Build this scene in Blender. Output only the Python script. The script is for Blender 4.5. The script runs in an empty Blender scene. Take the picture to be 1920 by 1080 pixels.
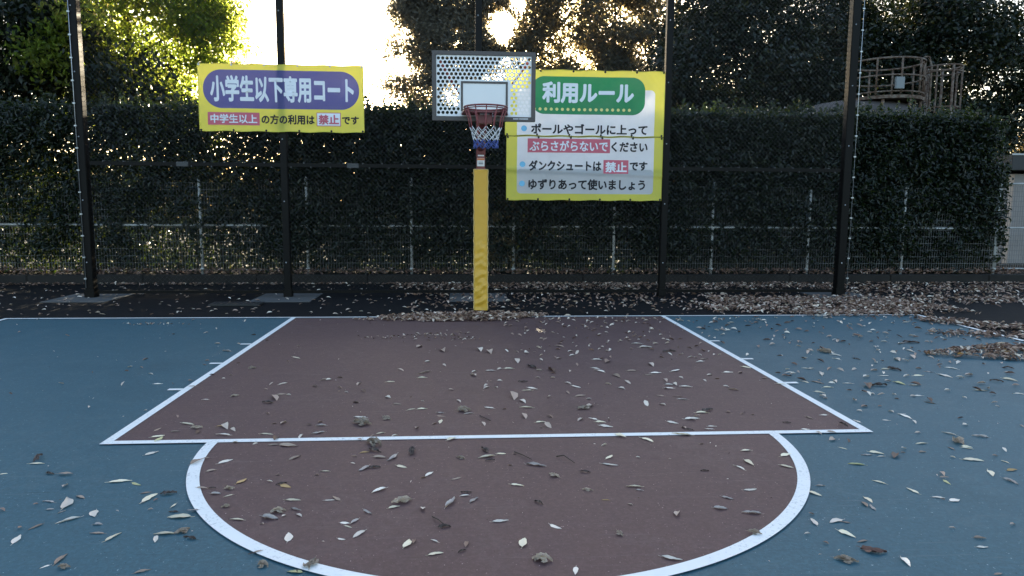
import bpy, bmesh, math, random
import numpy as np
from mathutils import Vector, Matrix

R = math.radians
sc = bpy.context.scene
col = sc.collection
random.seed(7)
rng = np.random.default_rng(11)

# ------------------------------------------------------------------ camera, sky, sun, exposure
cd = bpy.data.cameras.new('camera')
cam = bpy.data.objects.new('camera', cd)
col.objects.link(cam)
cd.sensor_width = 36.0
cd.lens = 24.938
cd.clip_start = 0.05
cd.clip_end = 3000.0
cam.matrix_world = Matrix(((0.997716, 0.00161, -0.067535, -0.22895),
                           (-0.067257, 0.117461, -0.990797, -9.20104),
                           (0.006338, 0.993076, 0.117301, 1.48043),
                           (0, 0, 0, 1)))
sc.camera = cam

SUN_EL, SUN_AZ = 13.48, 2.94          # degrees; azimuth from +Y towards +X
SUN_DIR = Vector((math.sin(R(SUN_AZ)) * math.cos(R(SUN_EL)), math.cos(R(SUN_AZ)) * math.cos(R(SUN_EL)), math.sin(R(SUN_EL))))
w = bpy.data.worlds.new('World')
sc.world = w
w.use_nodes = True
wn = w.node_tree
wn.nodes.clear()
sky = wn.nodes.new('ShaderNodeTexSky')
sky.sky_type = 'NISHITA'
sky.sun_disc = False
sky.sun_elevation = R(SUN_EL)
sky.sun_rotation = R(SUN_AZ)
sky.air_density = 1.0
sky.dust_density = 2.2
sky.ozone_density = 1.0
bg = wn.nodes.new('ShaderNodeBackground')
bg.inputs['Strength'].default_value = 0.15
wo = wn.nodes.new('ShaderNodeOutputWorld')
wn.links.new(sky.outputs[0], bg.inputs[0])
wn.links.new(bg.outputs[0], wo.inputs[0])

sl = bpy.data.lights.new('sun', 'SUN')
sl.energy = 5.0
sl.angle = R(0.53)
sl.color = (1.0, 0.86, 0.62)
so = bpy.data.objects.new('sun', sl)
col.objects.link(so)
so.rotation_euler = SUN_DIR.to_track_quat('Z', 'Y').to_euler()
so.location = (3, 60, 15)

sc.view_settings.view_transform = 'Standard'
sc.view_settings.look = 'None'
sc.view_settings.exposure = 2.0
sc.view_settings.gamma = 1.0
sc.view_settings.use_curve_mapping = False
sc.render.engine = 'CYCLES'
sc.cycles.max_bounces = 8
sc.cycles.diffuse_bounces = 3
sc.cycles.transmission_bounces = 4
sc.cycles.use_denoising = True

# ------------------------------------------------------------------ helpers
def obj(name, me, m=None, parent=None):
    """link one mesh object"""
    if isinstance(me, bmesh.types.BMesh):
        d = bpy.data.meshes.new(name)
        me.to_mesh(d)
        me.free()
        me = d
    o = bpy.data.objects.new(name, me)
    col.objects.link(o)
    if m is not None:
        for x in (m if isinstance(m, (list, tuple)) else [m]):
            me.materials.append(x)
    if parent is not None:
        o.parent = parent
    return o

def thing(name, label, cat, loc=(0, 0, 0), rz=0.0, group=None):
    o = bpy.data.objects.new(name, None)
    o.empty_display_size = 0.1
    col.objects.link(o)
    o.location = loc
    o.rotation_euler = (0, 0, rz)
    return tag(o, label, cat, group)

def tag(o, label, cat, group=None, kind=None):
    o['label'] = label
    o['category'] = cat
    if group:
        o['group'] = group
    if kind:
        o['kind'] = kind
    return o

def struct(o, label=None, cat=None, kind='structure'):
    o['kind'] = kind
    if label:
        o['label'] = label
        o['category'] = cat
    return o

def np_mesh(name, v, f, tint=None, smooth=False):
    """v (N,3), f (M,k) with equal k"""
    me = bpy.data.meshes.new(name)
    v = np.ascontiguousarray(v, dtype=np.float32)
    f = np.ascontiguousarray(f, dtype=np.int32)
    me.vertices.add(len(v))
    me.vertices.foreach_set('co', v.ravel())
    me.loops.add(f.size)
    me.loops.foreach_set('vertex_index', f.ravel())
    me.polygons.add(len(f))
    me.polygons.foreach_set('loop_start', np.arange(0, f.size, f.shape[1], dtype=np.int32))
    try:
        me.polygons.foreach_set('loop_total', np.full(len(f), f.shape[1], dtype=np.int32))
    except Exception:
        pass
    if smooth:
        me.polygons.foreach_set('use_smooth', np.ones(len(f), dtype=bool))
    me.update(calc_edges=True)
    if tint is not None:
        a = me.attributes.new('tint', 'FLOAT', 'POINT')
        a.data.foreach_set('value', np.ascontiguousarray(tint, dtype=np.float32))
    me.validate()
    return me

def box(bm, x0, x1, y0, y1, z0, z1, bev=0.0):
    r = bmesh.ops.create_cube(bm, size=1.0)
    vs = r['verts']
    for v in vs:
        v.co = Vector(((x0 + x1) / 2 + v.co.x * (x1 - x0), (y0 + y1) / 2 + v.co.y * (y1 - y0), (z0 + z1) / 2 + v.co.z * (z1 - z0)))
    if bev > 0:
        es = list({e for v in vs for e in v.link_edges})
        bmesh.ops.bevel(bm, geom=es, offset=bev, segments=2, affect='EDGES')

def box_mesh(name, *c):
    bm = bmesh.new()
    box(bm, *c)
    me = bpy.data.meshes.new(name)
    bm.to_mesh(me)
    bm.free()
    return me

def tube(bm, pts, r, n=8, cap=True):
    """sweep a circle along pts; r is a number or a list"""
    pts = [Vector(p) for p in pts]
    rs = r if isinstance(r, (list, tuple)) else [r] * len(pts)
    rings = []
    up = Vector((0, 0, 1))
    prev = None
    for i, p in enumerate(pts):
        d = (pts[min(i + 1, len(pts) - 1)] - pts[max(i - 1, 0)])
        if d.length < 1e-9:
            d = Vector((0, 0, 1))
        d.normalize()
        a = prev if prev is not None else (Vector((1, 0, 0)) if abs(d.z) > 0.9 else up)
        a = (a - d * a.dot(d))
        if a.length < 1e-6:
            a = Vector((0, 1, 0)) - d * d.y
        a.normalize()
        prev = a
        b = d.cross(a)
        rings.append([bm.verts.new(p + (a * math.cos(2 * math.pi * k / n) + b * math.sin(2 * math.pi * k / n)) * rs[i]) for k in range(n)])
    for q, s in zip(rings[:-1], rings[1:]):
        for k in range(n):
            f = bm.faces.new((q[k], q[(k + 1) % n], s[(k + 1) % n], s[k]))
            f.smooth = True
    if cap:
        bm.faces.new(rings[0][::-1])
        bm.faces.new(rings[-1])

def ring_tube(bm, c, rad, r, n=48, m=8, ry=None):
    c = Vector(c)
    ry = rad if ry is None else ry
    rings = []
    for i in range(n):
        a = 2 * math.pi * i / n
        d = Vector((math.cos(a), math.sin(a), 0))
        p = c + Vector((math.cos(a) * rad, math.sin(a) * ry, 0))
        rings.append([bm.verts.new(p + d * (r * math.cos(2 * math.pi * k / m)) + Vector((0, 0, r * math.sin(2 * math.pi * k / m)))) for k in range(m)])
    for i in range(n):
        q, s = rings[i], rings[(i + 1) % n]
        for k in range(m):
            f = bm.faces.new((q[k], s[k], s[(k + 1) % m], q[(k + 1) % m]))
            f.smooth = True

def sheet(bm, pts, z):
    bm.faces.new([bm.verts.new((x, y, z)) for x, y in pts])

# ------------------------------------------------------------------ materials
class NT:
    def __init__(self, name):
        self.m = bpy.data.materials.new(name)
        self.m.use_nodes = True
        self.t = self.m.node_tree
        self.t.nodes.clear()
        self.out = self.t.nodes.new('ShaderNodeOutputMaterial')
    def n(self, kind, **kw):
        nd = self.t.nodes.new('ShaderNode' + kind)
        for k, v in kw.items():
            setattr(nd, k, v)
        return nd
    def set(self, sock, v):
        if isinstance(v, bpy.types.NodeSocket):
            self.t.links.new(v, sock)
        else:
            if isinstance(v, (tuple, list)) and len(v) == 3 and sock.type == 'RGBA':
                v = (*v, 1)
            sock.default_value = v
        return self
    def math(self, op, a, b=None, c=None, clamp=False):
        nd = self.n('Math', operation=op, use_clamp=clamp)
        for i, x in enumerate((a, b, c)):
            if x is not None:
                self.set(nd.inputs[i], x)
        return nd.outputs[0]
    def mix(self, f, a, b):
        nd = self.n('Mix', data_type='RGBA')
        self.set(nd.inputs[0], f)
        self.set(nd.inputs[6], a)
        self.set(nd.inputs[7], b)
        return nd.outputs[2]
    def noise(self, vec, scale, detail=4, rough=0.55):
        nd = self.n('TexNoise')
        self.set(nd.inputs['Vector'], vec)
        nd.inputs['Scale'].default_value = scale
        nd.inputs['Detail'].default_value = detail
        nd.inputs['Roughness'].default_value = rough
        return nd.outputs[0]
    def ramp(self, f, stops):
        nd = self.n('ValToRGB')
        self.set(nd.inputs[0], f)
        e = nd.color_ramp.elements
        while len(e) < len(stops):
            e.new(0.5)
        for x, (p, c) in zip(e, stops):
            x.position = p
            x.color = (*c, 1) if len(c) == 3 else c
        return nd.outputs[0]
    def coords(self):
        return self.n('TexCoord').outputs['Object']
    def pos(self):
        return self.n('NewGeometry').outputs['Position']
    def bsdf(self, color, rough=0.6, metal=0.0, spec=0.5, normal=None):
        b = self.n('BsdfPrincipled')
        self.set(b.inputs['Base Color'], color)
        self.set(b.inputs['Roughness'], rough)
        self.set(b.inputs['Metallic'], metal)
        self.set(b.inputs['Specular IOR Level'], spec)
        if normal is not None:
            self.set(b.inputs['Normal'], normal)
        return b.outputs[0]
    def bump(self, h, strength=0.3, dist=0.01):
        nd = self.n('Bump')
        nd.inputs['Strength'].default_value = strength
        nd.inputs['Distance'].default_value = dist
        self.set(nd.inputs['Height'], h)
        return nd.outputs[0]
    def done(self, sh):
        self.t.links.new(sh, self.out.inputs[0])
        return self.m
    def mixsh(self, f, a, b):
        nd = self.n('MixShader')
        self.set(nd.inputs[0], f)
        self.t.links.new(a, nd.inputs[1])
        self.t.links.new(b, nd.inputs[2])
        return nd.outputs[0]

def paint(name, c, rough=0.5, metal=0.0, var=0.15, scale=12.0, spec=0.5, bump=0.0):
    t = NT(name)
    p = t.coords()
    n = t.noise(p, scale, 5)
    cc = t.mix(n, tuple(x * (1 - var) for x in c), tuple(min(1, x * (1 + var)) for x in c))
    nm = t.bump(t.noise(p, scale * 6, 3), bump, 0.004) if bump else None
    return t.done(t.bsdf(cc, rough, metal, spec, nm))

def ground_paint(name, c, dust, var=0.10, rough=0.62, spec=0.2, wear=1.0):
    """acrylic sports surface: fine grain, broad mottling, old water stains, scuffs, grit and dust"""
    t = NT(name)
    p = t.pos()
    broad = t.noise(p, 0.55, 6, 0.6)
    fine = t.noise(p, 260.0, 2, 0.7)
    mid = t.noise(p, 9.0, 6, 0.65)
    a = t.mix(broad, tuple(x * (1 - var) for x in c), tuple(x * (1 + var) for x in c))
    # dried puddles: soft-edged patches, a little darker, with a pale rim
    st = t.noise(p, 0.9, 7, 0.62)
    a = t.mix(t.math('MULTIPLY', t.math('MULTIPLY', t.math('SUBTRACT', st, 0.56, clamp=True), 7.0, clamp=True), 0.42 * wear), a, tuple(x * 0.62 for x in c))
    rim = t.math('SUBTRACT', 1.0, t.math('MULTIPLY', t.math('ABSOLUTE', t.math('SUBTRACT', st, 0.545)), 60.0), clamp=True)
    a = t.mix(t.math('MULTIPLY', rim, 0.16 * wear), a, dust)
    a = t.mix(t.math('MULTIPLY', t.math('SUBTRACT', mid, 0.45, clamp=True), 0.55 * wear), a, dust)
    a = t.mix(t.math('MULTIPLY', fine, 0.36), a, tuple(x * 0.5 for x in c))
    gr = t.noise(p, 48.0, 3, 0.8)
    a = t.mix(t.math('MULTIPLY', t.math('SUBTRACT', gr, 0.50, clamp=True), 1.5 * wear, clamp=True), a, tuple(min(.5, x * 1.75) for x in c))
    a = t.mix(t.math('MULTIPLY', t.math('SUBTRACT', 0.50, gr, clamp=True), 1.5 * wear, clamp=True), a, tuple(x * 0.55 for x in c))
    for rot, sx, sy, thr, dk in ((0.6, 0.6, 14.0, 0.60, False), (-0.9, 0.5, 19.0, 0.63, False), (1.9, 0.7, 16.0, 0.62, True), (0.1, 0.35, 11.0, 0.63, True)):
        mp = t.n('Mapping')
        t.set(mp.inputs['Vector'], p)
        mp.inputs['Rotation'].default_value = (0, 0, rot)
        mp.inputs['Scale'].default_value = (sx, sy, 1.0)
        s2 = t.math('MULTIPLY', t.math('SUBTRACT', t.noise(mp.outputs[0], 1.7, 5, 0.7), thr, clamp=True), 4.0 * wear, clamp=True)
        a = t.mix(s2, a, tuple(x * 0.45 for x in c) if dk else dust)
    # grit: sparse pale and dark specks
    g = t.noise(p, 95.0, 1, 0.5)
    a = t.mix(t.math('MULTIPLY', t.math('SUBTRACT', g, 0.735, clamp=True), 12.0, clamp=True), a, tuple(min(.6, x * 2.6) for x in dust))
    a = t.mix(t.math('MULTIPLY', t.math('SUBTRACT', 0.265, g, clamp=True), 16.0, clamp=True), a, tuple(x * 0.25 for x in c))
    nm = t.bump(fine, 0.35, 0.002)
    rr = t.math('ADD', t.math('MULTIPLY', mid, 0.2), rough - 0.1)
    return t.done(t.bsdf(a, rr, 0.0, spec, nm))

def leaf_mat(name, stops, trans=0.35, rough=0.5, spec=0.3, tcol=None, forward=0.0):
    t = NT(name)
    at = t.n('Attribute', attribute_name='tint')
    c = t.ramp(at.outputs['Fac'], stops)
    tr = t.n('BsdfTranslucent')
    tc = t.ramp(at.outputs['Fac'], tcol) if tcol else c
    t.set(tr.inputs['Color'], tc)
    th = tr.outputs[0]
    if forward:                       # thin leaves throw light onward, strongest close to the sun's direction
        rf = t.n('BsdfRefraction')
        t.set(rf.inputs['Color'], tc)
        rf.inputs['Roughness'].default_value = 0.55
        rf.inputs['IOR'].default_value = 1.38
        th = t.mixsh(forward, th, rf.outputs[0])
    b = t.bsdf(c, rough, 0, spec)
    return t.done(t.mixsh(trans, b, th))

def dead_leaf_mat(name, c, c2):
    t = NT(name)
    p = t.coords()
    oi = t.n('ObjectInfo')
    n = t.noise(p, 40.0, 4, 0.6)
    a = t.mix(n, c, c2)
    v = t.math('ADD', t.math('MULTIPLY', oi.outputs['Random'], 0.5), 0.72)
    hs = t.n('HueSaturation')
    t.set(hs.inputs['Color'], a)
    t.set(hs.inputs['Value'], v)
    tr = t.n('BsdfTranslucent')
    t.set(tr.inputs['Color'], hs.outputs[0])
    return t.done(t.mixsh(0.12, t.bsdf(hs.outputs[0], 0.5, 0, 0.4), tr.outputs[0]))

M = {}
M['blue'] = ground_paint('blue_acrylic', (0.037, 0.101, 0.130), (0.120, 0.162, 0.172))
M['brown'] = ground_paint('brown_acrylic', (0.106, 0.060, 0.058), (0.170, 0.125, 0.12))
M['asphalt'] = ground_paint('black_asphalt', (0.008, 0.008, 0.009), (0.02, 0.02, 0.02), 0.3, 0.85, 0.1, 0.4)
def line_mat():
    t = NT('worn_white_paint')
    p = t.pos()
    n = t.noise(p, 55.0, 6, 0.75)
    n2 = t.noise(p, 3.0, 4, 0.6)
    wear = t.math('MULTIPLY', t.math('MULTIPLY', t.math('SUBTRACT', n, 0.54, clamp=True), 9.0, clamp=True), t.math('MULTIPLY', t.math('SUBTRACT', n2, 0.38, clamp=True), 4.0, clamp=True))
    a = t.mix(t.math('MULTIPLY', wear, 0.85), (0.80, 0.80, 0.78), (0.20, 0.22, 0.24))
    a = t.mix(t.math('MULTIPLY', t.noise(p, 18, 4), 0.25), a, (0.62, 0.62, 0.60))
    return t.done(t.bsdf(a, 0.6, 0, 0.3, t.bump(n, 0.3, 0.002)))
M['line'] = line_mat()
M['concrete'] = paint('grey_concrete', (0.085, 0.085, 0.083), 0.85, 0, 0.35, 5.0, 0.3, 0.4)
M['kerb'] = paint('dark_stained_concrete', (0.022, 0.020, 0.018), 0.9, 0, 0.45, 3.0, 0.2, 0.4)
M['soil'] = paint('dark_soil', (0.022, 0.018, 0.014), 0.95, 0, 0.5, 6.0, 0.1, 0.5)
M['post'] = paint('dark_bronze_steel', (0.0045, 0.0042, 0.0042), 0.45, 0.0, 0.25, 8.0, 0.12)
M['wire'] = paint('dark_coated_wire', (0.016, 0.0155, 0.015), 0.4, 0.0, 0.1, 8.0, 0.22)
M['galv'] = paint('galvanised_steel', (0.42, 0.43, 0.44), 0.4, 0.7, 0.2, 30.0)
M['dull_galv'] = paint('dull_galvanised_clip', (0.10, 0.10, 0.10), 0.6, 0.2, 0.2, 30.0)
M['joint'] = paint('worn_rail_joint', (0.05, 0.05, 0.05), 0.6, 0.2, 0.2, 30.0)
M['white_metal'] = paint('dirty_white_paint', (0.42, 0.42, 0.41), 0.55, 0, 0.35, 9.0, 0.4)
M['white_wire'] = paint('dull_white_wire', (0.13, 0.13, 0.126), 0.6, 0, 0.3, 6.0, 0.4)
M['red'] = paint('dark_red_enamel', (0.17, 0.032, 0.034), 0.42, 0, 0.18, 14.0)
M['board_white'] = paint('white_board_enamel', (0.78, 0.77, 0.76), 0.4, 0, 0.05, 4.0)
M['board_dark'] = paint('dark_brown_enamel', (0.060, 0.048, 0.046), 0.45, 0, 0.12, 10.0)
M['net_white'] = paint('white_net_cord', (0.72, 0.71, 0.70), 0.8, 0, 0.1, 30.0)
M['net_red'] = paint('faded_red_cord', (0.26, 0.07, 0.07), 0.8, 0, 0.2, 30.0)
M['net_blue'] = paint('blue_net_cord', (0.07, 0.10, 0.30), 0.8, 0, 0.2, 30.0)
M['pad'] = paint('yellow_vinyl', (0.62, 0.35, 0.036), 0.45, 0, 0.10, 6.0, 0.45)
M['pad_trim'] = paint('faded_yellow_piping', (0.62, 0.46, 0.20), 0.55, 0, 0.15, 20.0)
M['sticker'] = paint('white_sticker', (0.68, 0.67, 0.66), 0.5, 0, 0.08, 20.0)
M['orange'] = paint('orange_print', (0.55, 0.16, 0.05), 0.5, 0, 0.08, 20.0)
M['black_print'] = paint('black_print', (0.020, 0.020, 0.024), 0.6, 0, 0.1, 20.0, 0.3)
M['grey_print'] = paint('grey_print', (0.30, 0.30, 0.31), 0.6, 0, 0.1, 20.0)
M['bark'] = paint('dark_bark', (0.050, 0.038, 0.030), 0.9, 0, 0.4, 14.0, 0.2, 0.6)
M['twig'] = paint('dry_twig', (0.055, 0.042, 0.036), 0.8, 0, 0.3, 30.0, 0.2)
M['plate'] = paint('dark_iron_plate', (0.020, 0.021, 0.023), 0.55, 0.3, 0.3, 12.0)
def rust_mat():
    t = NT('rusty_pale_paint')
    p = t.coords()
    n = t.noise(p, 6.0, 8, 0.7)
    a = t.ramp(n, [(0.30, (0.04, 0.022, 0.014)), (0.44, (0.085, 0.050, 0.033)), (0.56, (0.15, 0.115, 0.09)), (0.8, (0.24, 0.21, 0.185))])
    return t.done(t.bsdf(a, 0.75, 0, 0.3, t.bump(n, 0.4, 0.01)))
M['rust'] = rust_mat()
M['tank'] = paint('stained_tank_steel', (0.060, 0.052, 0.048), 0.7, 0, 0.45, 2.5, 0.3)
M['greybox'] = paint('grey_box_enamel', (0.17, 0.19, 0.20), 0.5, 0, 0.1, 10.0)
def wall_mat():
    t = NT('pale_plaster')
    p = t.coords()
    a = t.mix(t.noise(p, 2.5, 6, 0.6), (0.17, 0.145, 0.13), (0.30, 0.28, 0.27))
    return t.done(t.bsdf(a, 0.8))
M['wall'] = wall_mat()
M['dark_roof'] = paint('dark_roof_sheet', (0.02, 0.02, 0.022), 0.6, 0, 0.2, 6.0)
M['bluegrey'] = paint('blue_grey_pipe', (0.22, 0.27, 0.33), 0.5, 0, 0.1, 6.0)

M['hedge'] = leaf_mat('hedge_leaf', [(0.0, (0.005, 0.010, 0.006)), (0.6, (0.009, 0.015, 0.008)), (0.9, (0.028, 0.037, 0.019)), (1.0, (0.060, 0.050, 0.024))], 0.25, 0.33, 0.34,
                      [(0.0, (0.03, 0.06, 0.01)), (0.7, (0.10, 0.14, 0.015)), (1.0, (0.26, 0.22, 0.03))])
M['vine'] = leaf_mat('yellowing_vine_leaf', [(0.0, (0.05, 0.042, 0.02)), (0.6, (0.11, 0.08, 0.035)), (1.0, (0.17, 0.12, 0.05))], 0.3, 0.5, 0.3)
M['maple'] = leaf_mat('yellow_green_leaf', [(0.0, (0.030, 0.050, 0.012)), (0.6, (0.060, 0.075, 0.016)), (1.0, (0.12, 0.10, 0.03))], 0.62, 0.5, 0.25,
                      [(0.0, (0.32, 0.45, 0.05)), (0.6, (0.56, 0.62, 0.10)), (0.9, (0.70, 0.66, 0.18)), (1.0, (0.80, 0.55, 0.36))], forward=.3)
M['dark_leaf'] = leaf_mat('dark_evergreen_leaf', [(0.0, (0.005, 0.010, 0.006)), (0.7, (0.013, 0.021, 0.011)), (1.0, (0.036, 0.042, 0.019))], 0.18, 0.36, 0.34,
                          [(0.0, (0.02, 0.035, 0.008)), (0.8, (0.07, 0.08, 0.014)), (1.0, (0.24, 0.20, 0.03))])
M['conifer'] = leaf_mat('grey_green_needle', [(0.0, (0.075, 0.072, 0.056)), (0.7, (0.13, 0.12, 0.090)), (1.0, (0.19, 0.16, 0.115))], 0.42, 0.55, 0.3,
                        [(0.0, (0.24, 0.22, 0.14)), (0.7, (0.40, 0.34, 0.21)), (1.0, (0.60, 0.46, 0.26))], forward=.5)
M['olive'] = leaf_mat('olive_brown_leaf', [(0.0, (0.048, 0.050, 0.036)), (0.7, (0.085, 0.080, 0.054)), (1.0, (0.13, 0.105, 0.065))], 0.46, 0.5, 0.3,
                      [(0.0, (0.20, 0.18, 0.10)), (0.7, (0.38, 0.31, 0.16)), (1.0, (0.68, 0.46, 0.19))], forward=.5)
M['litter'] = leaf_mat('dry_leaf_litter', [(0.0, (0.07, 0.04, 0.028)), (0.35, (0.21, 0.125, 0.090)), (0.7, (0.44, 0.30, 0.23)), (0.88, (0.80, 0.68, 0.56)), (0.96, (0.84, 0.73, 0.61)), (1.0, (0.46, 0.23, 0.06))], 0.10, 0.55, 0.35)

M['leaf_P'] = dead_leaf_mat('cream_dry_leaf', (0.88, 0.78, 0.58), (0.74, 0.61, 0.42))
M['leaf_W'] = dead_leaf_mat('whitish_dry_leaf', (0.92, 0.82, 0.71), (0.80, 0.69, 0.57))
M['leaf_G'] = dead_leaf_mat('grey_dry_leaf', (0.56, 0.49, 0.44), (0.34, 0.28, 0.25))
M['leaf_T'] = dead_leaf_mat('tan_dry_leaf', (0.44, 0.33, 0.25), (0.28, 0.19, 0.14))
M['leaf_D'] = dead_leaf_mat('dark_dry_leaf', (0.10, 0.070, 0.058), (0.045, 0.032, 0.028))
M['leaf_O'] = dead_leaf_mat('ochre_dry_leaf', (0.58, 0.38, 0.15), (0.40, 0.23, 0.10))
M['leaf_Y'] = dead_leaf_mat('pale_yellow_leaf', (0.60, 0.58, 0.30), (0.48, 0.44, 0.20))
M['leaf_B'] = dead_leaf_mat('red_brown_leaf', (0.17, 0.085, 0.058), (0.10, 0.05, 0.038))
M['leaf_C'] = dead_leaf_mat('crumpled_leaf', (0.68, 0.54, 0.41), (0.09, 0.06, 0.045))

# ------------------------------------------------------------------ ground and court
bm = bmesh.new()
S = 900.0
sheet(bm, [(-S, -S), (S, -S), (S, S), (-S, S)], 0.0)
struct(obj('ground', bm, M['asphalt']))

KW, KL, RC = 2.45, 4.86, 1.80        # key half width, free throw distance, circle radius
bm = bmesh.new()
sheet(bm, [(-6.0, -16.0), (6.0, -16.0), (6.0, 0.03), (-6.0, 0.03)], 0.004)
struct(obj('blue_court', bm, M['blue']))
bm = bmesh.new()
pts = [(KW - .03, -.02), (-KW + .03, -.02), (-KW + .03, -KL)]
pts += [(RC * math.cos(a) * .985, -KL - RC * .985 * math.sin(a)) for a in [math.pi * (1 - k / 64) for k in range(65)]]
pts += [(KW - .03, -KL)]
sheet(bm, pts, 0.008)
struct(obj('brown_key', bm, M['brown']))
bm = bmesh.new()
LW = 0.06
def rect(x0, x1, y0, y1, z=0.012):
    nx = max(1, int((x1 - x0) / 0.5)); ny = max(1, int((y1 - y0) / 0.5))
    sheet(bm, [(x0, y0), (x1, y0), (x1, y1), (x0, y1)], z)
rect(-6.0, 6.0, 0.0, 0.05)                               # baseline
for s in (-1, 1):
    xs = sorted((s * 6.0, s * 5.945)); rect(xs[0], xs[1], -16.0, -0.001)        # side lines
    xs = sorted((s * KW, s * (KW - LW))); rect(xs[0], xs[1], -KL + LW, -0.001)  # lane lines
    for ty in (-1.735, -2.64, -3.565):
        xs = sorted((s * (KW + .001), s * (KW + 0.11))); rect(xs[0], xs[1], ty - .025, ty + .025)
rect(-KW, KW, -KL, -KL + LW - .001)                       # free throw line
N = 96
prev = None
for k in range(N + 1):
    a = math.pi + math.pi * k / N
    A = bm.verts.new(((RC + .01) * math.cos(a), -KL - .001 + (RC + .01) * math.sin(a), 0.012))
    B = bm.verts.new(((RC - .055) * math.cos(a), -KL - .001 + (RC - .055) * math.sin(a), 0.012))
    if prev:
        bm.faces.new((prev[0], A, B, prev[1]))
    prev = (A, B)
bmesh.ops.recalc_face_normals(bm, faces=bm.faces)
struct(obj('line_markings', bm, M['line']))

# kerb along the foot of the hedge, planted strip behind it
bm = bmesh.new()
x = -26.0
while x < 26.0:
    box(bm, x + .004, x + 1.996, 3.92, 4.14, -0.05, 0.165, 0.012)
    x += 2.0
struct(obj('kerb', bm, M['kerb']))
bm = bmesh.new()
sheet(bm, [(-26, 4.12), (26, 4.12), (26, 7.0), (-26, 7.0)], 0.14)
struct(obj('planting_strip', bm, M['soil']))
# ------------------------------------------------------------------ tall ball-stop fence
FY = 2.15
fence = thing('ball_stop_fence', 'tall dark chain-link ball-stop fence with square posts standing behind the hoop', 'fence', (0, FY, 0))
FH = 6.4
for i, px in enumerate((-6.0, -3.0, 0.0, 3.0, 6.0)):
    hw = 0.066 if abs(px) > 5 else 0.052
    bm = bmesh.new()
    box(bm, px - hw, px + hw, -hw, hw, 0.012, FH, 0.008)
    p = obj('post', bm, M['post'], fence)
    bm = bmesh.new()
    box(bm, px - hw - .012, px + hw + .012, -hw - .012, hw + .012, 0.004, 0.13, 0.006)
    obj('post_shoe', bm, M['post'], p)
    z = 0.55
    while z < 5.2:
        bm = bmesh.new()
        r = bmesh.ops.create_uvsphere(bm, u_segments=6, v_segments=4, radius=0.012)
        for v in r['verts']:
            v.co = Vector((px - hw * .15, -hw - .004, z)) + v.co
        obj('bolt', bm, M['galv'], p)
        z += 0.95
    if abs(px) > 5:
        sx = px - hw * .55 if px < 0 else px + hw + .03
        bm = bmesh.new()
        tube(bm, [(sx, -hw - .018, 0.16), (sx, -hw - .018, FH)], 0.005, 6)
        z = 0.3
        while z < FH:
            box(bm, sx - .022, sx + .016, -hw - .026, -hw - .008, z - .010, z + .010)
            z += 0.33
        obj('tension_wire', bm, M['galv'], p)
    if px != 3.0:
        bm = bmesh.new()
        box(bm, px - .46, px + .46, -.62 if abs(px) < 5 else -.58, .40, -0.08, 0.007, 0.004)
        obj('footing', bm, M['concrete'], fence)
for z, h, nm in ((2.06, 0.030, 'rail'), (0.085, 0.022, 'rail'), (FH - .05, .03, 'rail')):
    bm = bmesh.new()
    box(bm, -5.9, 5.9, -.028, .028, z - h, z + h, 0.005)
    ra = obj(nm, bm, M['post'], fence)
    if z > 1 and z < 3:
        x = -5.7
        while x < 5.8:
            for q in (box_mesh('clip', x - .006, x + .006, -.036, .03, z + h - .006, z + h + .012), box_mesh('clip', x + .10, x + .112, -.036, .03, z - h - .012, z - h + .006)):
                obj('clip', q, M['dull_galv'], ra)
            x += .30
        for x in (-4.53, -1.95):
            bm = bmesh.new()
            box(bm, x - .09, x + .09, -.034, .034, z - h - .006, z + h + .006, .004)
            obj('rail_joint', bm, M['joint'], ra)
# chain link: two families of diagonal wires, each wire crimped slightly
def netting():
    st = 0.072
    V, F = [], []
    x0, z0, st_n = -5.93, 0.10, 87
    x1, z1 = x0 + 165 * st, z0 + st_n * st
    r = 0.0018
    for fam in (1, -1):
        k = x0 - (z1 - z0)
        while k < x1 + (z1 - z0):
            # line x = k + fam*(z-z0) clipped to the panel
            if fam == 1:
                za, zb = z0 + max(0, x0 - k), min(z1, z0 + (x1 - k))
            else:
                za, zb = z0 + max(0, k - x1), min(z1, z0 + (k - x0))
            if zb - za > 0.02:
                a = Vector((k + fam * (za - z0), fam * .0024, za)); b = Vector((k + fam * (zb - z0), fam * .0024, zb))
                s = Vector((1, 0, -fam)).normalized() * r
                y = Vector((0, r, 0))
                i = len(V)
                for p in (a, b):
                    V += [p + s, p + y, p - s, p - y]
                for q in range(4):
                    F.append((i + q, i + (q + 1) % 4, i + 4 + (q + 1) % 4, i + 4 + q))
            k += st
    V = np.array([tuple(v) for v in V]); F = np.array(F)
    # the interlocked elbow of the wire at every crossing
    gx, gz = np.meshgrid(np.arange(x0, x1, st / 2), np.arange(z0, z1, st / 2))
    par = (np.add.outer(np.arange(gx.shape[0]), np.arange(gx.shape[1])) % 2) == 0
    kx, kz = gx[par], gz[par]
    e = .0048
    K = np.stack([kx, kx * 0, kz], 1)[:, None, :] + np.array([[e, 0, 0], [0, e, 0], [-e, 0, 0], [0, -e, 0], [0, 0, e], [0, 0, -e]])[None]
    b0 = (np.arange(len(kx)) * 6)[:, None, None] + len(V)
    KF = (b0 + np.array([[0, 1, 4], [1, 2, 4], [2, 3, 4], [3, 0, 4], [1, 0, 5], [2, 1, 5], [3, 2, 5], [0, 3, 5]])[None]).reshape(-1, 3)
    T = np.concatenate([F[:, [0, 1, 2]], F[:, [0, 2, 3]], KF])
    return np_mesh('netting', np.concatenate([V, K.reshape(-1, 3)]), T)
net = obj('netting', netting(), M['wire'], fence)

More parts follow.
